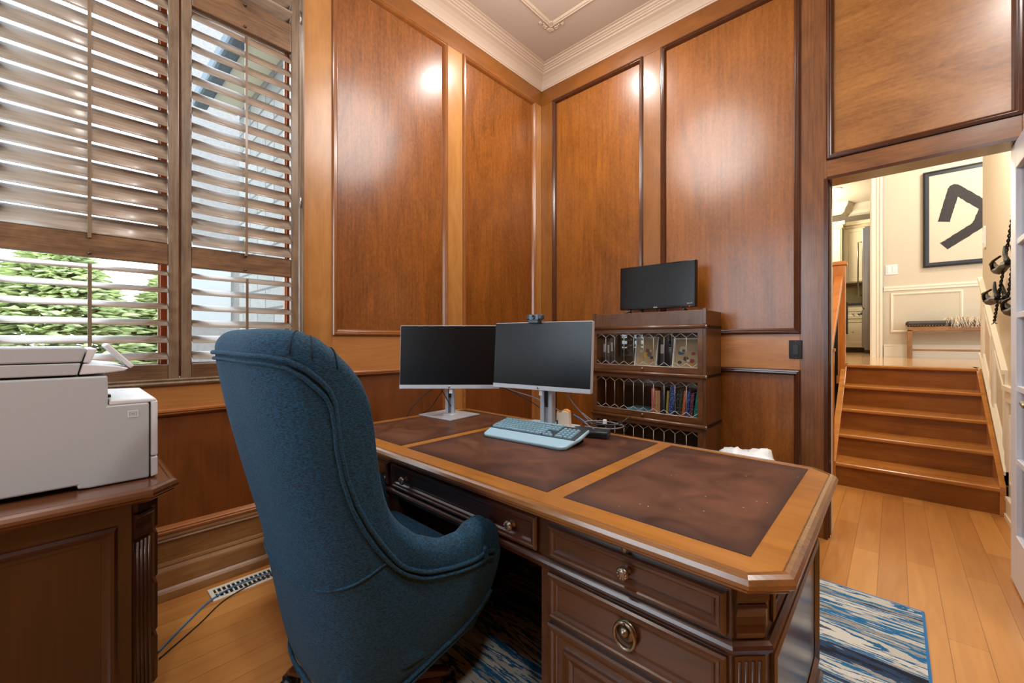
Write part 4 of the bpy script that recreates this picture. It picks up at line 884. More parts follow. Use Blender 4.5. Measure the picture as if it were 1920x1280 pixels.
cable([(1.50, -1.50, z_ + .04), (1.42, -1.45, z_ + .055), (1.50, -1.40, z_ + .06), (1.60, -1.42, z_ + .055), (1.56, -1.47, z_ + .045), (1.45, -1.50, z_ + .045)], .003, 'gcord', 'grey cord coiled on the docking station')
cable([(1.40, -1.44, z_ + .04), (1.48, -1.46, z_ + .052), (1.57, -1.44, z_ + .06), (1.60, -1.40, z_ + .05), (1.54, -1.375, z_ + .03), (1.44, -1.39, z_ + .02)], .003, cb, 'black cord coiled on the docking station')
cable([(1.53, -1.46, z_ + .05), (1.60, -1.47, z_ + .07), (1.63, -1.42, z_ + .10), (1.60, -1.36, z_ + .06), (1.56, -1.34, z_ + .006)], .0022, cb, 'black cord arching up from the docking station')
cable([(1.32, -1.40, z_ + .07), (1.36, -1.39, z_ + .05), (1.41, -1.41, z_ + .035)], .003, 'blue', 'short blue cord beside the cream and orange box')
cable([(1.36, -1.38, z_ + .08), (1.44, -1.41, z_ + .055), (1.52, -1.43, z_ + .058)], .0028, 'gcord', 'grey cord running from the cream box to the docking station')
m = B(); m.box(1.513, 1.529, -1.452, -1.438, z_ + .052, z_ + .078); tag(m.build('cable_tie', 'white', bevel=.003), 'white tie bundling the cords on the docking station', 'cable tie')
cable([(.93, -1.55, .965), (1.00, -1.50, .93), (1.12, -1.46, .90), (1.22, -1.44, .86), (1.28, -1.41, .83)], .0032, 'gcord', 'grey cord sagging beneath the right monitor')
cable([(.95, -1.53, .95), (1.05, -1.47, .90), (1.15, -1.43, .84), (1.22, -1.41, .80)], .0028, cb, 'black cord sagging beneath the right monitor')
cable([(1.30, -1.45, .96), (1.33, -1.43, .90), (1.38, -1.41, .84), (1.44, -1.40, z_ + .03)], .0026, 'gcord', 'grey cord dropping from the back of the right monitor')
cable([(.56, -1.62, .95), (.48, -1.68, .88), (.43, -1.74, .80), (.40, -1.77, .72)], .0026, cb, 'black cord dropping behind the left monitor to the desk edge')
cable([(.60, -1.60, .95), (.54, -1.62, .88), (.48, -1.64, .80), (.40, -1.66, .74), (.385, -1.66, .66)], .0026, cb, 'second black cord trailing from the left monitor over the desk edge')
cable([(.66, -1.70, .925), (.665, -1.66, .86), (.64, -1.62, .82), (.615, -1.60, .83)], .0026, cb, 'black cord looping in front of the left monitor stand')
# white bag behind the desk in a bin
t = thing('waste_bin', 'dark waste bin with a white plastic liner behind the desk', 'waste bin', (1.91, -.63, 0))
m = B(); m.lathe([(.11, .014), (.145, .50), (.14, .50), (.105, .02)], n=24); m.build('bin', 'black', t)
rnd = random.Random(5)
def bagf(i, j):
    a = i / 28 * 2 * math.pi; q = j / 9; r = [.135, .146, .146, .136, .122, .104, .082, .058, .03, .004][j]; z = [.44, .47, .51, .545, .572, .592, .602, .606, .606, .605][j]
    k = 1 + .10 * math.sin(a * 3 + j) + .06 * math.sin(a * 7 + j * 2.1); return (math.cos(a) * r * k, math.sin(a) * r * k, z + (.018 * math.sin(a * 2 + .4) + .007 * math.sin(a * 5 + j)) * (1 if 1 < j < 8 else 0))
B().grid(bagf, 28, 10, True).build('liner', 'bagwhite', t)
# ================================================================ BOOKCASE
BX0, BX1, BYF, BYB = .775, 1.603, -.335, -.022
t = case = thing('barrister_bookcase', 'oak barrister bookcase with leaded glass doors against the back wall', 'bookcase', ((BX0 + BX1) / 2, (BYF + BYB) / 2, 0))
bx, by = (BX0 + BX1) / 2, (BYF + BYB) / 2
secs = [(.965, 1.285), (.643, .963), (.321, .641)]
W = BX1 - BX0
def cb_(x0, x1, y0, y1, z0, z1, nm, mt='case', bev=.002): return B().box(x0 - bx, x1 - bx, y0 - by, y1 - by, z0, z1).build(nm, mt, t, bevel=bev)
cb_(BX0, BX1, BYF, BYB, 0, .319, 'base_section')
cb_(BX0 + .0, BX1, BYF + .005, BYB, 1.285, 1.388, 'cornice'); cb_(BX0 + .01, BX1 - .01, BYF + .01, BYB, 1.37, 1.390, 'top_board', 'caseh')
cb_(BX1 - .018, BX1 + .003, BYF - .004, BYF + .03, 1.30, 1.398, 'corner_post'); cb_(BX0 - .003, BX0 + .018, BYF - .004, BYF + .03, 1.30, 1.398, 'corner_post')
for (z0, z1) in secs:
    m = B(); m.box(BX0 - bx, BX0 + .02 - bx, BYF - by, BYB - by, z0, z1); m.box(BX1 - .02 - bx, BX1 - bx, BYF - by, BYB - by, z0, z1); m.box(BX0 + .02 - bx, BX1 - .02 - bx, BYB - .012 - by, BYB - by, z0, z1)
    m.box(BX0 + .02 - bx, BX1 - .02 - bx, BYF + .02 - by, BYB - .012 - by, z0, z0 + .02); m.box(BX0 + .02 - bx, BX1 - .02 - bx, BYF + .02 - by, BYB - .012 - by, z1 - .012, z1); m.build('case_section', 'case', t)
    # half-round nosing along the top with a metal band on the side
    m = B(); m.cyl((BX0 - .004 - bx, BYF - .008 - by, z1 - .002), (BX1 + .0 - bx, BYF - .008 - by, z1 - .002), .0125, n=14); nn = m.build('nosing', 'caseh', t)
    m = B(); m.cyl((BX1 + .0 - bx, BYF - .008 - by, z1 - .002), (BX1 + .010 - bx, BYF - .008 - by, z1 - .002), .0125, n=14); m.build('nosing_cap', 'pewter', t)
    m = B(); m.box(BX1 - bx, BX1 + .004 - bx, BYF - by, BYB - by, z1 - .012, z1 + .006)
    for k in range(3): m.lathe([(.004, 0), (.004, .0055), (.001, .007)], (BX1 - bx, BYF + .04 + k * .11 - by, z1 - .003), 'x', 8)
    m.build('metal_band', 'iron', t)
    # door
    dz0, dz1 = z0 + .012, z1 - .016; dx0, dx1 = BX0 + .006, BX1 - .019; fy = BYF - .004
    m = B(); st_ = .030
    for (a, b, c, d) in ((dx0, dx0 + st_, dz0, dz1), (dx1 - st_, dx1, dz0, dz1), (dx0 + st_, dx1 - st_, dz0, dz0 + .036), (dx0 + st_, dx1 - st_, dz1 - .026, dz1)): m.box(a - bx, b - bx, fy - by, fy + .018 - by, c, d)
    dr = m.build('door', 'caseh', t)
    m = B(); m.box(BX0 + .02 - bx, BX1 - .02 - bx, BYF - by, BYF + .02 - by, z0, z0 + .02); m.box(BX0 + .018 - bx, BX1 - .018 - bx, BYF - .003 - by, BYF + .02 - by, z1 - .016, z1 - .001); m.build('front_rail', 'caseh', t)
    gx0, gx1, gz0, gz1 = dx0 + st_, dx1 - st_, dz0 + .036, dz1 - .026
    B().box(gx0 - bx, gx1 - bx, fy + .009 - by, fy + .011 - by, gz0, gz1).build('glass', 'caseglass', dr)
    m = B(); n = 10; sw_ = (gx1 - gx0) / n; hh = .030; y = fy + .007 - by; rl = .0019
    for k in range(n):
        xa = gx0 + k * sw_ - bx; xm = xa + sw_ / 2; xb = xa + sw_
        m.tube([(xa, y, gz1 - hh), (xm, y, gz1 - .003), (xb, y, gz1 - hh)], rl, 4); m.tube([(xa, y, gz0 + hh), (xm, y, gz0 + .003), (xb, y, gz0 + hh)], rl, 4)
        if k: m.tube([(xa, y, gz1 - hh), (xa, y, gz0 + hh)], rl, 4)
    m.tube([(gx0 - bx, y, gz0), (gx1 - bx, y, gz0)], .003, 4)
    m.build('lead_came', 'lead', dr)
    B().lathe([(.005, 0), (.004, -.006), (.0085, -.010), (.009, -.014), (.006, -.018), (.001, -.019)], ((dx0 + dx1) / 2 - bx, fy - by, dz0 + .018), 'y', 14).build('knob', 'pewter', dr)
# books on the middle shelf
def spine_mat(name, col, ink):
    m, tt, b = newmat(name); N = tt.nodes.new; L = tt.links.new
    tc = N('ShaderNodeTexCoord'); mp = N('ShaderNodeMapping'); mp.inputs['Scale'].default_value = (240, 1, 110); L(tc.outputs['Object'], mp.inputs['Vector'])
    v = N('ShaderNodeTexNoise'); v.inputs['Scale'].default_value = 1; L(mp.outputs[0], v.inputs['Vector'])
    g = N('ShaderNodeMath'); g.operation = 'GREATER_THAN'; g.inputs[1].default_value = .60; L(v.outputs['Fac'], g.inputs[0])
    mx = N('ShaderNodeMixRGB'); mx.inputs['Color1'].default_value = lin(col); mx.inputs['Color2'].default_value = lin(ink); L(g.outputs[0], mx.inputs['Fac']); L(mx.outputs[0], b.inputs['Base Color'])
    b.inputs['Roughness'].default_value = .4; return m
bks = [(1.235, .024, .195, (226, 128, 130), (120, 40, 40), 'pink', 0), (1.262, .015, .18, (212, 170, 112), (120, 70, 40), 'tan', 0), (1.279, .016, .18, (206, 150, 120), (110, 50, 40), 'salmon', 0),
       (1.297, .030, .21, (26, 30, 44), (120, 130, 150), 'black', 2), (1.335, .014, .185, (176, 160, 74), (70, 60, 30), 'olive yellow', 3), (1.352, .034, .225, (36, 66, 140), (220, 225, 235), 'royal blue', 4),
       (1.392, .020, .20, (20, 26, 26), (180, 190, 190), 'black and white', 5), (1.415, .020, .20, (50, 60, 52), (150, 150, 130), 'dark green', 5), (1.441, .018, .195, (196, 96, 62), (230, 190, 150), 'orange red', 5),
       (1.462, .020, .195, (40, 66, 150), (190, 200, 220), 'blue and white', 5), (1.487, .022, .185, (84, 40, 62), (190, 160, 170), 'plum', 5), (1.514, .026, .215, (22, 128, 124), (120, 200, 190), 'teal', 8), (1.5435, .020, .19, (196, 34, 102), (230, 140, 170), 'magenta', 5)]
zs = .643 + .0205
lab = {'pink': 'pale pink book, first of the upright row', 'tan': 'thin tan book beside the pink one', 'salmon': 'thin salmon book between the tan and thick black ones', 'black': 'thick black book left of the olive yellow one', 'olive yellow': 'thin olive yellow book left of the thick blue one',
       'royal blue': 'thick royal blue book with white lettering, tallest of the row', 'black and white': 'black book with white lettering right of the thick blue one', 'dark green': 'dark green book left of the orange red one', 'orange red': 'orange red book leaning between the dark green and blue ones',
       'blue and white': 'slim blue and white book right of the orange red one', 'plum': 'plum coloured book left of the teal one', 'teal': 'leaning teal book near the right end of the row', 'magenta': 'magenta book leaning at the right end of the row'}
page = plain('page_cream', (226, 218, 200), .8)
for (x, wd, h, col, ink, nm, lean) in bks:
    t = thing('book', lab[nm] + ' on the middle shelf', 'book', (x, -.303, zs + (wd * math.sin(R(lean)) if lean else 0)), 0, 'books standing on the middle shelf')
    mx = Matrix.Rotation(R(lean), 4, 'Y'); d = .13
    m = B(mx); m.box(0, wd, -.012, .002, 0, h); m.box(0, .002, -.0, d, 0, h); m.box(wd - .002, wd, 0, d, 0, h); m.build('cover', spine_mat('cover_' + nm.replace(' ', '_'), col, ink), t)
    B(mx).box(.002, wd - .002, 0, d - .004, .003, h - .004).build('pages', page, t)
t = thing('book', 'light blue patterned book lying flat at the left of the upright row', 'book', (1.13, -.20, zs))
m = B(); m.box(-.10, .085, -.07, .07, 0, .003); m.box(-.10, .085, -.07, .07, .031, .034); m.box(-.10, .085, -.0725, -.069, 0, .034); m.build('cover', plain('cover_patterned', (96, 150, 172), .4, noise=.5, nscale=45), t); B().box(-.098, .083, -.067, .068, .003, .031).build('pages', page, t)
# top shelf: two framed pictures, dark binders
zs = .965 + .0205
def pic(x, y, w_, h, lean, label, frame, sd):
    t = thing('picture_frame', label, 'picture', (x, y, zs), 0, 'framed pictures on the top shelf')
    mx = Matrix.Rotation(R(-lean), 4, 'X')
    m = B(mx); m.sweep(rect(-w_ / 2, w_ / 2, 0, h), [(0, 0), (0, .012), (-.008, .012), (-.010, .006), (-.010, 0)], lambda a, b, h_: (a, -h_, b)); m.box(-w_ / 2 + .003, w_ / 2 - .003, -.004, 0, .003, h - .003); m.build('frame', frame, t)
    B(mx).box(-w_ / 2 + .009, w_ / 2 - .009, -.0055, -.004, .009, h - .009).build('print', plain('print_tan_%d' % sd, (168, 142, 108), .6, noise=.12, nscale=30), t)
    rnd = random.Random(sd); cols = [(150, 60, 44), (40, 92, 112), (206, 190, 156), (70, 44, 36), (200, 150, 60), (30, 60, 80)]
    for k in range(9):
        r = rnd.uniform(.008, .022); cx_, cz_ = rnd.uniform(-w_ / 4, w_ / 4), rnd.uniform(.03, h * .62) if k > 2 else rnd.uniform(h * .5, h * .75)
        m = B(mx); m.prism([(cx_ + r * (1.2 + .3 * math.sin(q * 2.3)) * math.cos(q * .6283), cz_ + r * math.sin(q * .6283)) for q in range(10)], .0056, .0058 + k * .0001, lambda a, b, c: (a, -c, b)); m.build('print_patch', plain('patch_%d_%d' % (sd, k), cols[k % 6], .6), t)
pic(1.165, -.262, .17, .235, 12, 'silver edged picture leaning in the middle of the top shelf', 'silver', 3); pic(1.455, -.270, .185, .225, 10, 'white edged picture leaning at the right of the top shelf', 'white', 8)
for (x, wd, h, col, lb) in ((.815, .030, .21, (30, 30, 32), 'black box file at the left end of the top shelf'), (.850, .022, .20, (60, 60, 64), 'dark grey slim file second from the left on the top shelf'), (.878, .026, .225, (44, 52, 60), 'tall slate file third from the left on the top shelf'), (1.27, .030, .21, (34, 52, 68), 'dark blue file between the two leaning pictures')):
    t = thing('file_box', lb, 'file box', (x, -.20, zs), 0, 'file boxes on the top shelf'); B().box(0, wd, -.05, .12, 0, h).build('body', plain('file_' + lb[:6] + str(int(x * 1000)), col, .5), t, bevel=.001); B().box(.004, wd - .004, -.0515, -.05, h * .55, h * .85).build('label_strip', 'printer', t)
# TV
t = thing('television', 'small black television on two feet on top of the bookcase', 'television', (1.205, -.17, 1.3905), R(0))
tw, th_ = .283, .325; mt = Matrix.Translation((0, 0, .033)) @ Matrix.Rotation(R(-1), 4, 'X')
B(mt).box(-tw, tw, -.012, .03, 0, th_).build('housing', 'blackgloss', t, bevel=.004)
B(mt).box(-tw + .010, tw - .010, -.0130, -.011, .018, th_ - .010).build('screen', plain('tv_screen', (6, 6, 7), .22), t)
B(mt).box(-tw + .08, tw - .08, .03, .05, .05, th_ - .08).build('rear_cover', 'black', t, bevel=.01)
text('RCA', .014, 'white', t, mt @ Matrix.Translation((0, -.0128, .009)) @ Matrix.Rotation(R(90), 4, 'X'), name='logo_lettering')
text('Roku TV', .010, 'white', t, mt @ Matrix.Translation((tw - .04, -.0136, .026)) @ Matrix.Rotation(R(90), 4, 'X'), name='badge_lettering')
B(mt).lathe([(.0028, 0), (.0028, -.002), (.001, -.003)], (tw - .042, -.0125, .005), 'y', 10).build('standby_light', plain('led_red', (255, 20, 16), .4, emit=1.5), t)
for s_ in (-1, 1):
    m = B(); m.tube([(s_ * .20, .0, .037), (s_ * .205, -.005, .02), (s_ * .215, -.07, .005)], [.009, .008, .005], 8); m.tube([(s_ * .205, .0, .022), (s_ * .215, .06, .005)], [.008, .005], 8); m.build('foot', 'black', t)
cable([(1.20, -.15, 1.43), (1.20, -.12, 1.40), (1.22, -.06, 1.396), (1.24, -.03, 1.396)], .0025, 'black', 'thin black cord behind the small television')
# socket plate on the wainscot rail
t = thing('outlet_plate', 'dark bronze switch plate on the panel rail beside the pilaster', 'switch plate', (2.03, -.0005, 1.137))
B().box(-.035, .035, -.007, 0, -.058, .058).build('plate', plain('bronze_plate', (30, 22, 18), .35, .5), t, bevel=.003); B().box(-.016, .016, -.011, -.006, -.033, .033).build('rocker', 'black', t, bevel=.002)
m = B(); 
for z in (-.048, .048): m.lathe([(.0025, 0), (.0025, -.001), (.0005, -.0015)], (0, -.007, z), 'y', 8)
m.build('screw', 'chrome', t)
# ================================================================ CREDENZA + PRINTER
CX0, CX1, CY0, CY1 = .06, .870, -4.35, -2.855
t = thing('credenza', 'dark mahogany credenza carrying the printer at the left edge', 'credenza', (.46, -3.6, 0)); qx, qy = .46, -3.6
pin = chamf(CX0 + .022 - qx, CX1 - .022 - qx, CY0 + .022 - qy, CY1 - .022 - qy, .055)
B().prism(pin, DZT - .03, DZT - .0005).build('worktop', 'credtop', t); B().sweep(pin, ep, lambda a, b, h: (a, b, h)).build('edge_molding', 'credtop', t)
bd = chamf(CX0 + .06 - qx, CX1 - .055 - qx, CY0 + .06 - qy, CY1 - .06 - qy, .05)
B().prism(bd, .03, .715).build('carcass', 'cred', t)
B().sweep(bd, [(0, .10), (.010, .09), (.016, .075), (.016, 0), (0, 0)], lambda a, b, h: (a, b, h)).build('plinth', 'cred', t)
XE = CX1 - .055 - qx
m = B(); m.sweep(rect(-3.62 - qy, -2.995 - qy, .14, .655), [(0, .0), (0, .006), (-.008, .014), (-.016, .015), (-.022, .010), (-.034, .003), (-.036, -.004)], lambda a, b, h: (XE + h, a, b))
m.sweep(rect(-4.24 - qy, -3.68 - qy, .14, .655), [(0, .0), (0, .006), (-.008, .014), (-.016, .015), (-.022, .010), (-.034, .003), (-.036, -.004)], lambda a, b, h: (XE + h, a, b)); m.build('end_panel', 'cred', t)
YE = CY1 - .06 - qy
for (z0, z1) in ((.60, .70), (.44, .585), (.27, .425), (.11, .255)):
    m = B(); m.sweep(list(reversed([(-a, b) for a, b in rect(-(XE - .07), .30, z0, z1)])), [(0, 0), (0, .010), (-.006, .018), (-.016, .016), (-.026, .006), (-.03, .004)], lambda a, b, h: (a, YE + h, b)); m.box(-.27, XE - .10, YE - .002, YE + .005, z0 + .028, z1 - .028); dd = m.build('drawer', 'cred', t)
mx = Matrix.Translation((CX1 - .055 - .025 - qx, CY1 - .06 - .025 - qy, 0)) @ Matrix.Rotation(R(135), 4, 'Z')
m = B(mx); hw = .033; m.box(-hw, hw, -.016, .01, .685, .71); m.prism([(.010, .60), (-.006, .602), (-.009, .615), (-.006, .63), (-.005, .645), (-.010, .662), (-.016, .668), (-.014, .675), (.01, .676)], -hw + .004, hw - .004, lambda a, b, c: (c, a, b)); m.build('corbel', 'cred', t)
m = B(mx); m.box(-hw + .002, hw - .002, -.005, .01, .10, .566)
for k in range(4): x = -hw + .012 + k * .0138; m.cyl((x, -.004, .115), (x, -.004, .59), .0042, n=8)
m.build('fluted_column', 'cred', t)
# printer
t = thing('printer', 'large light grey multifunction printer on the credenza', 'printer', (.53, -3.15, DZT + .0008)); px_, py_ = .53, -3.15
XA, XB = .325 - px_, .745 - px_; z0 = 0
def pp(pts, a, b, nm, mt, bev=.004, mb=None):
    m = B(); m.prism([(y - py_, z - DZT) for y, z in pts], a, b, lambda u, v, c: (c, u, v)); return m.build(nm, mt, t, bevel=bev, seg=2)
pp([(-3.55, .775), (-3.075, .775), (-3.075, .765), (-3.052, .762), (-2.918, .762), (-2.918, 1.000), (-3.012, 1.000), (-3.012, 1.090), (-3.55, 1.090)], XA, XB, 'body', 'printer', .005)
pp([(-2.914, .762), (-2.897, .766), (-2.897, .825), (-2.914, .825)], XA + .004, XB - .002, 'paper_tray', 'printerlight', .003)
pp([(-2.914, .828), (-2.897, .828), (-2.897, 1.004), (-2.914, 1.004)], XA + .004, XB - .002, 'front_panel', 'printerlight', .004)
pp([(-3.01, 1.000), (-2.898, 1.000), (-2.902, 1.012), (-3.008, 1.016)], XA + .004, XB - .002, 'output_cover', 'printerlight', .004)
pp([(-3.55, 1.096), (-3.075, 1.096), (-3.068, 1.130), (-3.55, 1.130)], XA, XB, 'scanner_base', 'printer', .003)
pp([(-3.55, 1.133), (-3.067, 1.133), (-3.058, 1.168), (-3.062, 1.176), (-3.55, 1.178)], XA, XB, 'scanner_lid', 'printer', .004)
pp([(-3.072, 1.096), (-3.02, 1.098), (-2.975, 1.103), (-2.965, 1.110), (-2.99, 1.118), (-3.064, 1.128)], XA + .01, XB - .002, 'control_shelf', 'printerlight', .003)
pp([(-3.064, 1.131), (-3.048, 1.131), (-3.034, 1.172), (-3.054, 1.172)], XA + .01, XB - .002, 'lid_bezel', 'printerlight', .003)
m = B(); m.obox((XB - .10, -2.985 - py_, 1.148 - DZT), (.075, 0, 0), (0, .030, -.036), (0, .005, .0042)); sc_ = m.build('touch_screen', 'printerlight', t, bevel=.004)
m = B(); m.obox((XB - .10, -2.9802 - py_, 1.1522 - DZT), (.068, 0, 0), (0, .027, -.0325), (0, .0006, .0005)); m.build('display', 'blackgloss', sc_)
m = B(); m.sweep(rect(-2.968 - py_, -2.944 - py_, .958 - DZT, .978 - DZT), [(0, 0), (0, .0012), (-.0025, .0012), (-.0025, 0)], lambda a, b, h: (XB + h, a, b)); m.sweep(rect(-2.962 - py_, -2.950 - py_, .963 - DZT, .973 - DZT), [(0, 0), (0, .0010), (-.0012, .0010), (-.0012, 0)], lambda a, b, h: (XB + h, a, b)); m.build('embossed_mark', 'printerlight', t)
B().box(XB - .055, XB - .02, -3.011 - py_, -3.004 - py_, 1.022 - DZT, 1.030 - DZT).build('usb_port', 'black', t)
# ================================================================ CHAIR
CHX, CHY = 1.224, -2.458
t = chair = thing('office_armchair', 'high backed teal upholstered office armchair in front of the desk', 'office chair', (CHX, CHY, 0), R(0))
def sm(t_): t_ = max(0, min(1, t_)); return t_ * t_ * (3 - 2 * t_)
def table(x, pts):
    if x <= pts[0][0]: return pts[0][1]
    for (a, b), (c, d) in zip(pts, pts[1:]):
        if x <= c: return b + (d - b) * (x - a) / (c - a)
    return pts[-1][1]
def stable(x, pts):
    if x <= pts[0][0]: return pts[0][1]
    for (a, b), (c, d) in zip(pts, pts[1:]):
        if x <= c: return b + (d - b) * sm((x - a) / (c - a))
    return pts[-1][1]
WZ = [(.15, .235), (.3, .265), (.5, .285), (.65, .290), (.8, .285), (1.0, .290), (1.25, .292)]
VB = [(.15, -.15), (.3, -.185), (.5, -.215), (.65, -.235), (.85, -.285), (1.05, -.335), (1.25, -.375)]
VA = [(.15, .02), (.5, -.01), (.60, -.06), (.70, -.100), (.85, -.116), (1.25, -.112)]
TOP = [(0, 1.228), (.22, 1.225), (.32, 1.220), (.40, 1.207), (.45, 1.180), (.48, 1.145), (.497, 1.09), (.508, 1.02), (.518, .93), (.53, .84), (.548, .757), (.58, .69), (.63, .65), (.70, .630), (.78, .638), (.87, .662), (.94, .668), (1.0, .645)]
BOT = [(0, .205), (.45, .215), (.6, .245), (.8, .31), (.93, .365), (1.0, .41)]
VF = .248
def outer(s_, z):
    a = abs(s_); sg = 1 if s_ >= 0 else -1; w_ = table(z, WZ); vb = table(z, VB); va = table(z, VA)
    wf = table(z, [(.2, .27), (.4, .33), (.55, .365), (.66, .37), (1.2, .37)])
    if a < .5:
        q = a / .5 * math.pi / 2; e = 2 / (2.9 + 1.0 * sm((z - .6) / .4))
        return Vector((sg * w_ * max(0, math.sin(q)) ** e, va - (va - vb) * max(0, math.cos(q)) ** e, z))
    k = (a - .5) / .5; return Vector((sg * (w_ + (wf - w_) * sm(k * 1.3)), va + (VF - va) * k, z))
def nrm(s_, z):
    e = .004; p = outer(min(1, s_ + e), z) - outer(max(-1, s_ - e), z); return Vector((p.y, -p.x, 0)).normalized()
def ring(s_, shrink=1., push=0.):
    a = abs(s_); tp = stable(a, TOP); bt = table(a, BOT); th = table(a, [(0, .10), (.35, .10), (.5, .085), (.62, .075), (.8, .085), (1, .09)]); rr = th * .55
    n_ = nrm(s_, (tp + bt) / 2); n_ = n_ if n_.length > .1 else Vector((0, -1, 0)); n_ = Vector((n_.x, n_.y, 0)); P = []
    bulge = lambda z: .018 * math.sin(math.pi * max(0, min(1, (z - bt) / max(.01, tp - bt))))
    zt = tp - rr; no = 16
    for k in range(no): z = bt + (zt - bt) * k / (no - 1); P.append(outer(s_, z) + nrm(s_, z) * bulge(z) * .7)
    pe = P[-1]; ne = nrm(s_, zt)
    for k in range(1, 9):
        q = math.pi * k / 9; P.append(pe + ne * (-th / 2 + th / 2 * math.cos(q)) + Vector((0, 0, rr * math.sin(q))))
    zi0 = .40; ni = 10
    for k in range(ni): z = zt + (zi0 - zt) * k / (ni - 1); p = outer(s_, z) - nrm(s_, z) * (th + .0 + .03 * math.sin(math.pi * k / (ni - 1)) * (1 if a < .5 else .2)); P.append(p)
    p = outer(s_, bt) - nrm(s_, bt) * th; P.append(p)
    if shrink != 1 or push:
        c = sum(P, Vector()) / len(P); P = [c + (p - c) * shrink + Vector((0, push, 0)) for p in P]
    return P
ss = []
NS = 120
for k in range(NS + 1):
    u = -1 + 2 * k / NS; ss.append(u)
rings = [ring(-1, q, pu) for q, pu in ((.02, .026), (.35, .025), (.7, .022), (.9, .015), (.98, .006))] + [ring(s_) for s_ in ss] + [ring(1, q, pu) for q, pu in ((.98, .006), (.9, .015), (.7, .022), (.35, .025), (.02, .026))]
m = MB(); n = len(rings[0]); vs = [p for r_ in rings for p in r_]; m.smooth = True
fs = [(i * n + k, (i + 1) * n + k, (i + 1) * n + (k + 1) % n, i * n + (k + 1) % n) for i in range(len(rings) - 1) for k in range(n)]
m.add(vs, fs); sh = m.build('upholstered_shell', 'fabric', t)
sb = sh.modifiers.new('sub', 'SUBSURF'); sb.levels = sb.render_levels = 1
# welts: double piping that follows the shell edge, one base welt, one across the back
def edge_curve(off, push=.004):
    P = []; a_pts = []
    for k in range(161):
        s_ = -1 + 2 * k / 160; a_pts.append((s_, stable(abs(s_), TOP)))
    # arc length parametrisation of the outer surface at z .8
    for i, (s_, z) in enumerate(a_pts):
        i0, i1 = max(0, i - 1), min(160, i + 1); p0 = outer(a_pts[i0][0], a_pts[i0][1] - .05); p1 = outer(a_pts[i1][0], a_pts[i1][1] - .05)
        ds = math.hypot(p1.x - p0.x, p1.y - p0.y) * (1 if i1 > i0 else 1); dz = a_pts[i1][1] - a_pts[i0][1]; L_ = math.hypot(ds, dz) + 1e-6
        # inward normal in the (s,z) sheet: below and towards the back centre
        of2 = off * (1 + .75 * abs(dz / L_)); dsn = dz / L_ * of2; dzn = -ds / L_ * of2
        per = ds / max(1e-5, a_pts[i1][0] - a_pts[i0][0]) + 1e-4
        s2 = s_ + max(-.12, min(.12, dsn / per)); z2 = z + dzn
        bt = table(abs(s2), BOT); tp = stable(abs(s2), TOP); s2 = max(-1, min(1, s2))
        p = outer(s2, z2) + nrm(s2, z2) * (.018 * .7 * math.sin(math.pi * max(0, min(1, (z2 - bt) / max(.01, tp - bt)))) + push); P.append(p)
    # drop folds, then smooth
    Q = [P[0]]
    for p in P[1:]:
        if (p - Q[-1]).length > .008: Q.append(p)
    for _ in range(4): Q = [Q[0]] + [(Q[i - 1] + Q[i] * 2 + Q[i + 1]) / 4 for i in range(1, len(Q) - 1)] + [Q[-1]]
    return Q
m = MB(); m.tube(edge_curve(.062), .0062, 8); m.build('piping', 'fabric', t)
m = MB(); m.tube(edge_curve(.078), .0050, 8); m.build('piping', 'fabric', t)
def level_curve(zf, a0=-1, a1=1, push=.004, n=90):
    P = []
    for k in range(n + 1):
        s_ = a0 + (a1 - a0) * k / n; z = zf(s_); bt = table(abs(s_), BOT); tp = stable(abs(s_), TOP)
        P.append(outer(s_, z) + nrm(s_, z) * (.018 * .7 * math.sin(math.pi * max(0, min(1, (z - bt) / max(.01, tp - bt)))) + push))
    return P
m = MB(); m.tube(level_curve(lambda s_: table(abs(s_), BOT) + .022), .006, 8); m.tube(level_curve(lambda s_: table(abs(s_), BOT) + .004), .006, 8); m.build('base_piping', 'fabric', t)
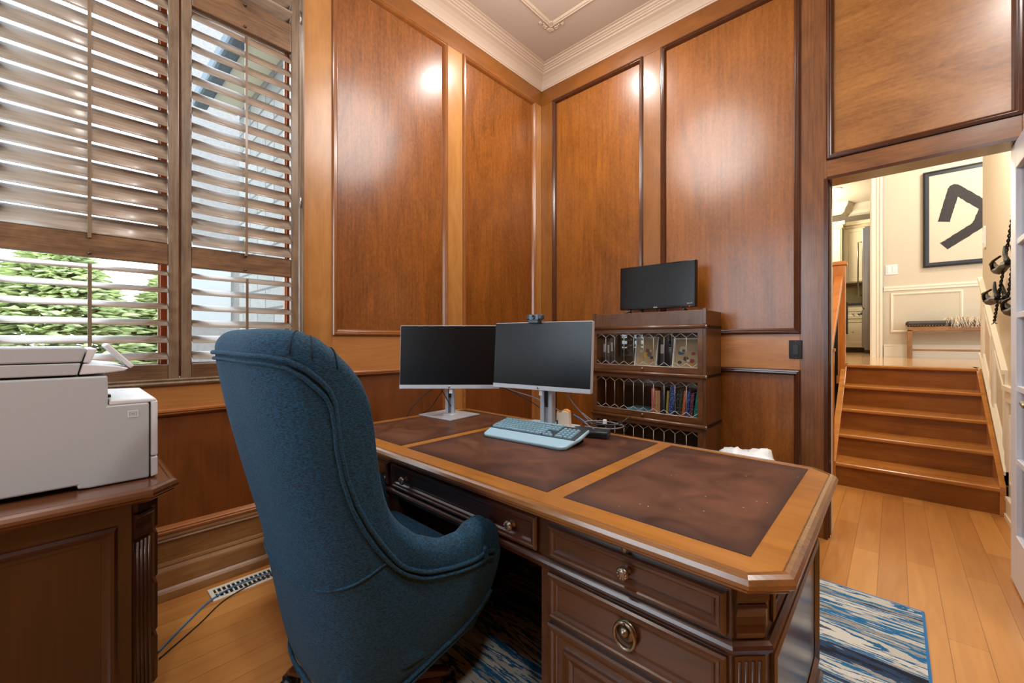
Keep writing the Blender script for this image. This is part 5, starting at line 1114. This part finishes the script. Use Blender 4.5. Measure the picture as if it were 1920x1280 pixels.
m = MB(); m.tube(level_curve(lambda s_: .565 + .30 * abs(s_) ** 2.2, -.53, .53, .001), .0035, 6); m.build('back_seam', 'fabric', t)
# top pleat seams over the rounded shoulder
seam_navy = plain('seam_navy', (6, 34, 48), .9)
for s_ in (.30, .38, .45, -.30, -.38, -.45):
    r_ = ring(s_); MB().tube([p for p in r_[15:25]], .0018, 5).build('pleat_seam', seam_navy, t)
# seat
m = MB(); m.prism([(-.23, -.16), (.23, -.16), (.275, 0), (.29, .24), (.25, .285), (-.25, .285), (-.29, .24), (-.275, 0)], .28, .42); m.build('seat_deck', 'fabric', t, bevel=.03, seg=4)
m = MB(); m.prism([(-.21, -.14), (.21, -.14), (.255, 0), (.265, .24), (.235, .29), (-.235, .29), (-.265, .24), (-.255, 0)], .41, .515); cu = m.build('seat_cushion', 'fabric', t, bevel=.045, seg=5)
for p in cu.data.polygons: p.use_smooth = True
# base
m = MB(); m.lathe([(.06, .255), (.06, .235), (.028, .22), (.028, .10), (.045, .09), (.05, .05), (.02, .045)], n=20); m.box(-.12, .12, -.12, .12, .24, .275); m.build('gas_lift', 'black', t)
dkw = M['moldB']
for k in range(5):
    a = R(-11 + 72 * k); c, s_ = math.cos(a), math.sin(a)
    m = MB(); m.tube([(c * .03, s_ * .03, .085), (c * .15, s_ * .15, .088), (c * .27, s_ * .27, .074), (c * .285, s_ * .285, .062)], [.022, .02, .017, .014], 8); lg = m.build('base_arm', dkw, t)
    e = Vector((c * .285, s_ * .285, 0)); pe = Vector((-s_, c, 0))
    m = MB()
    for q in (-.014, .014):
        o_ = e + pe * q; m.tube([o_ - pe * .008 + Vector((0, 0, .0255)), o_ + pe * .008 + Vector((0, 0, .0255))], .0253, 16)
    m.cyl(tuple(e + Vector((0, 0, .028))), tuple(e + Vector((0, 0, .066))), .008, n=8); m.obox(tuple(e + Vector((0, 0, .047))), tuple(Vector((c, s_, 0)) * .02), tuple(pe * .012), (0, 0, .008)); m.build('caster', 'black', t)
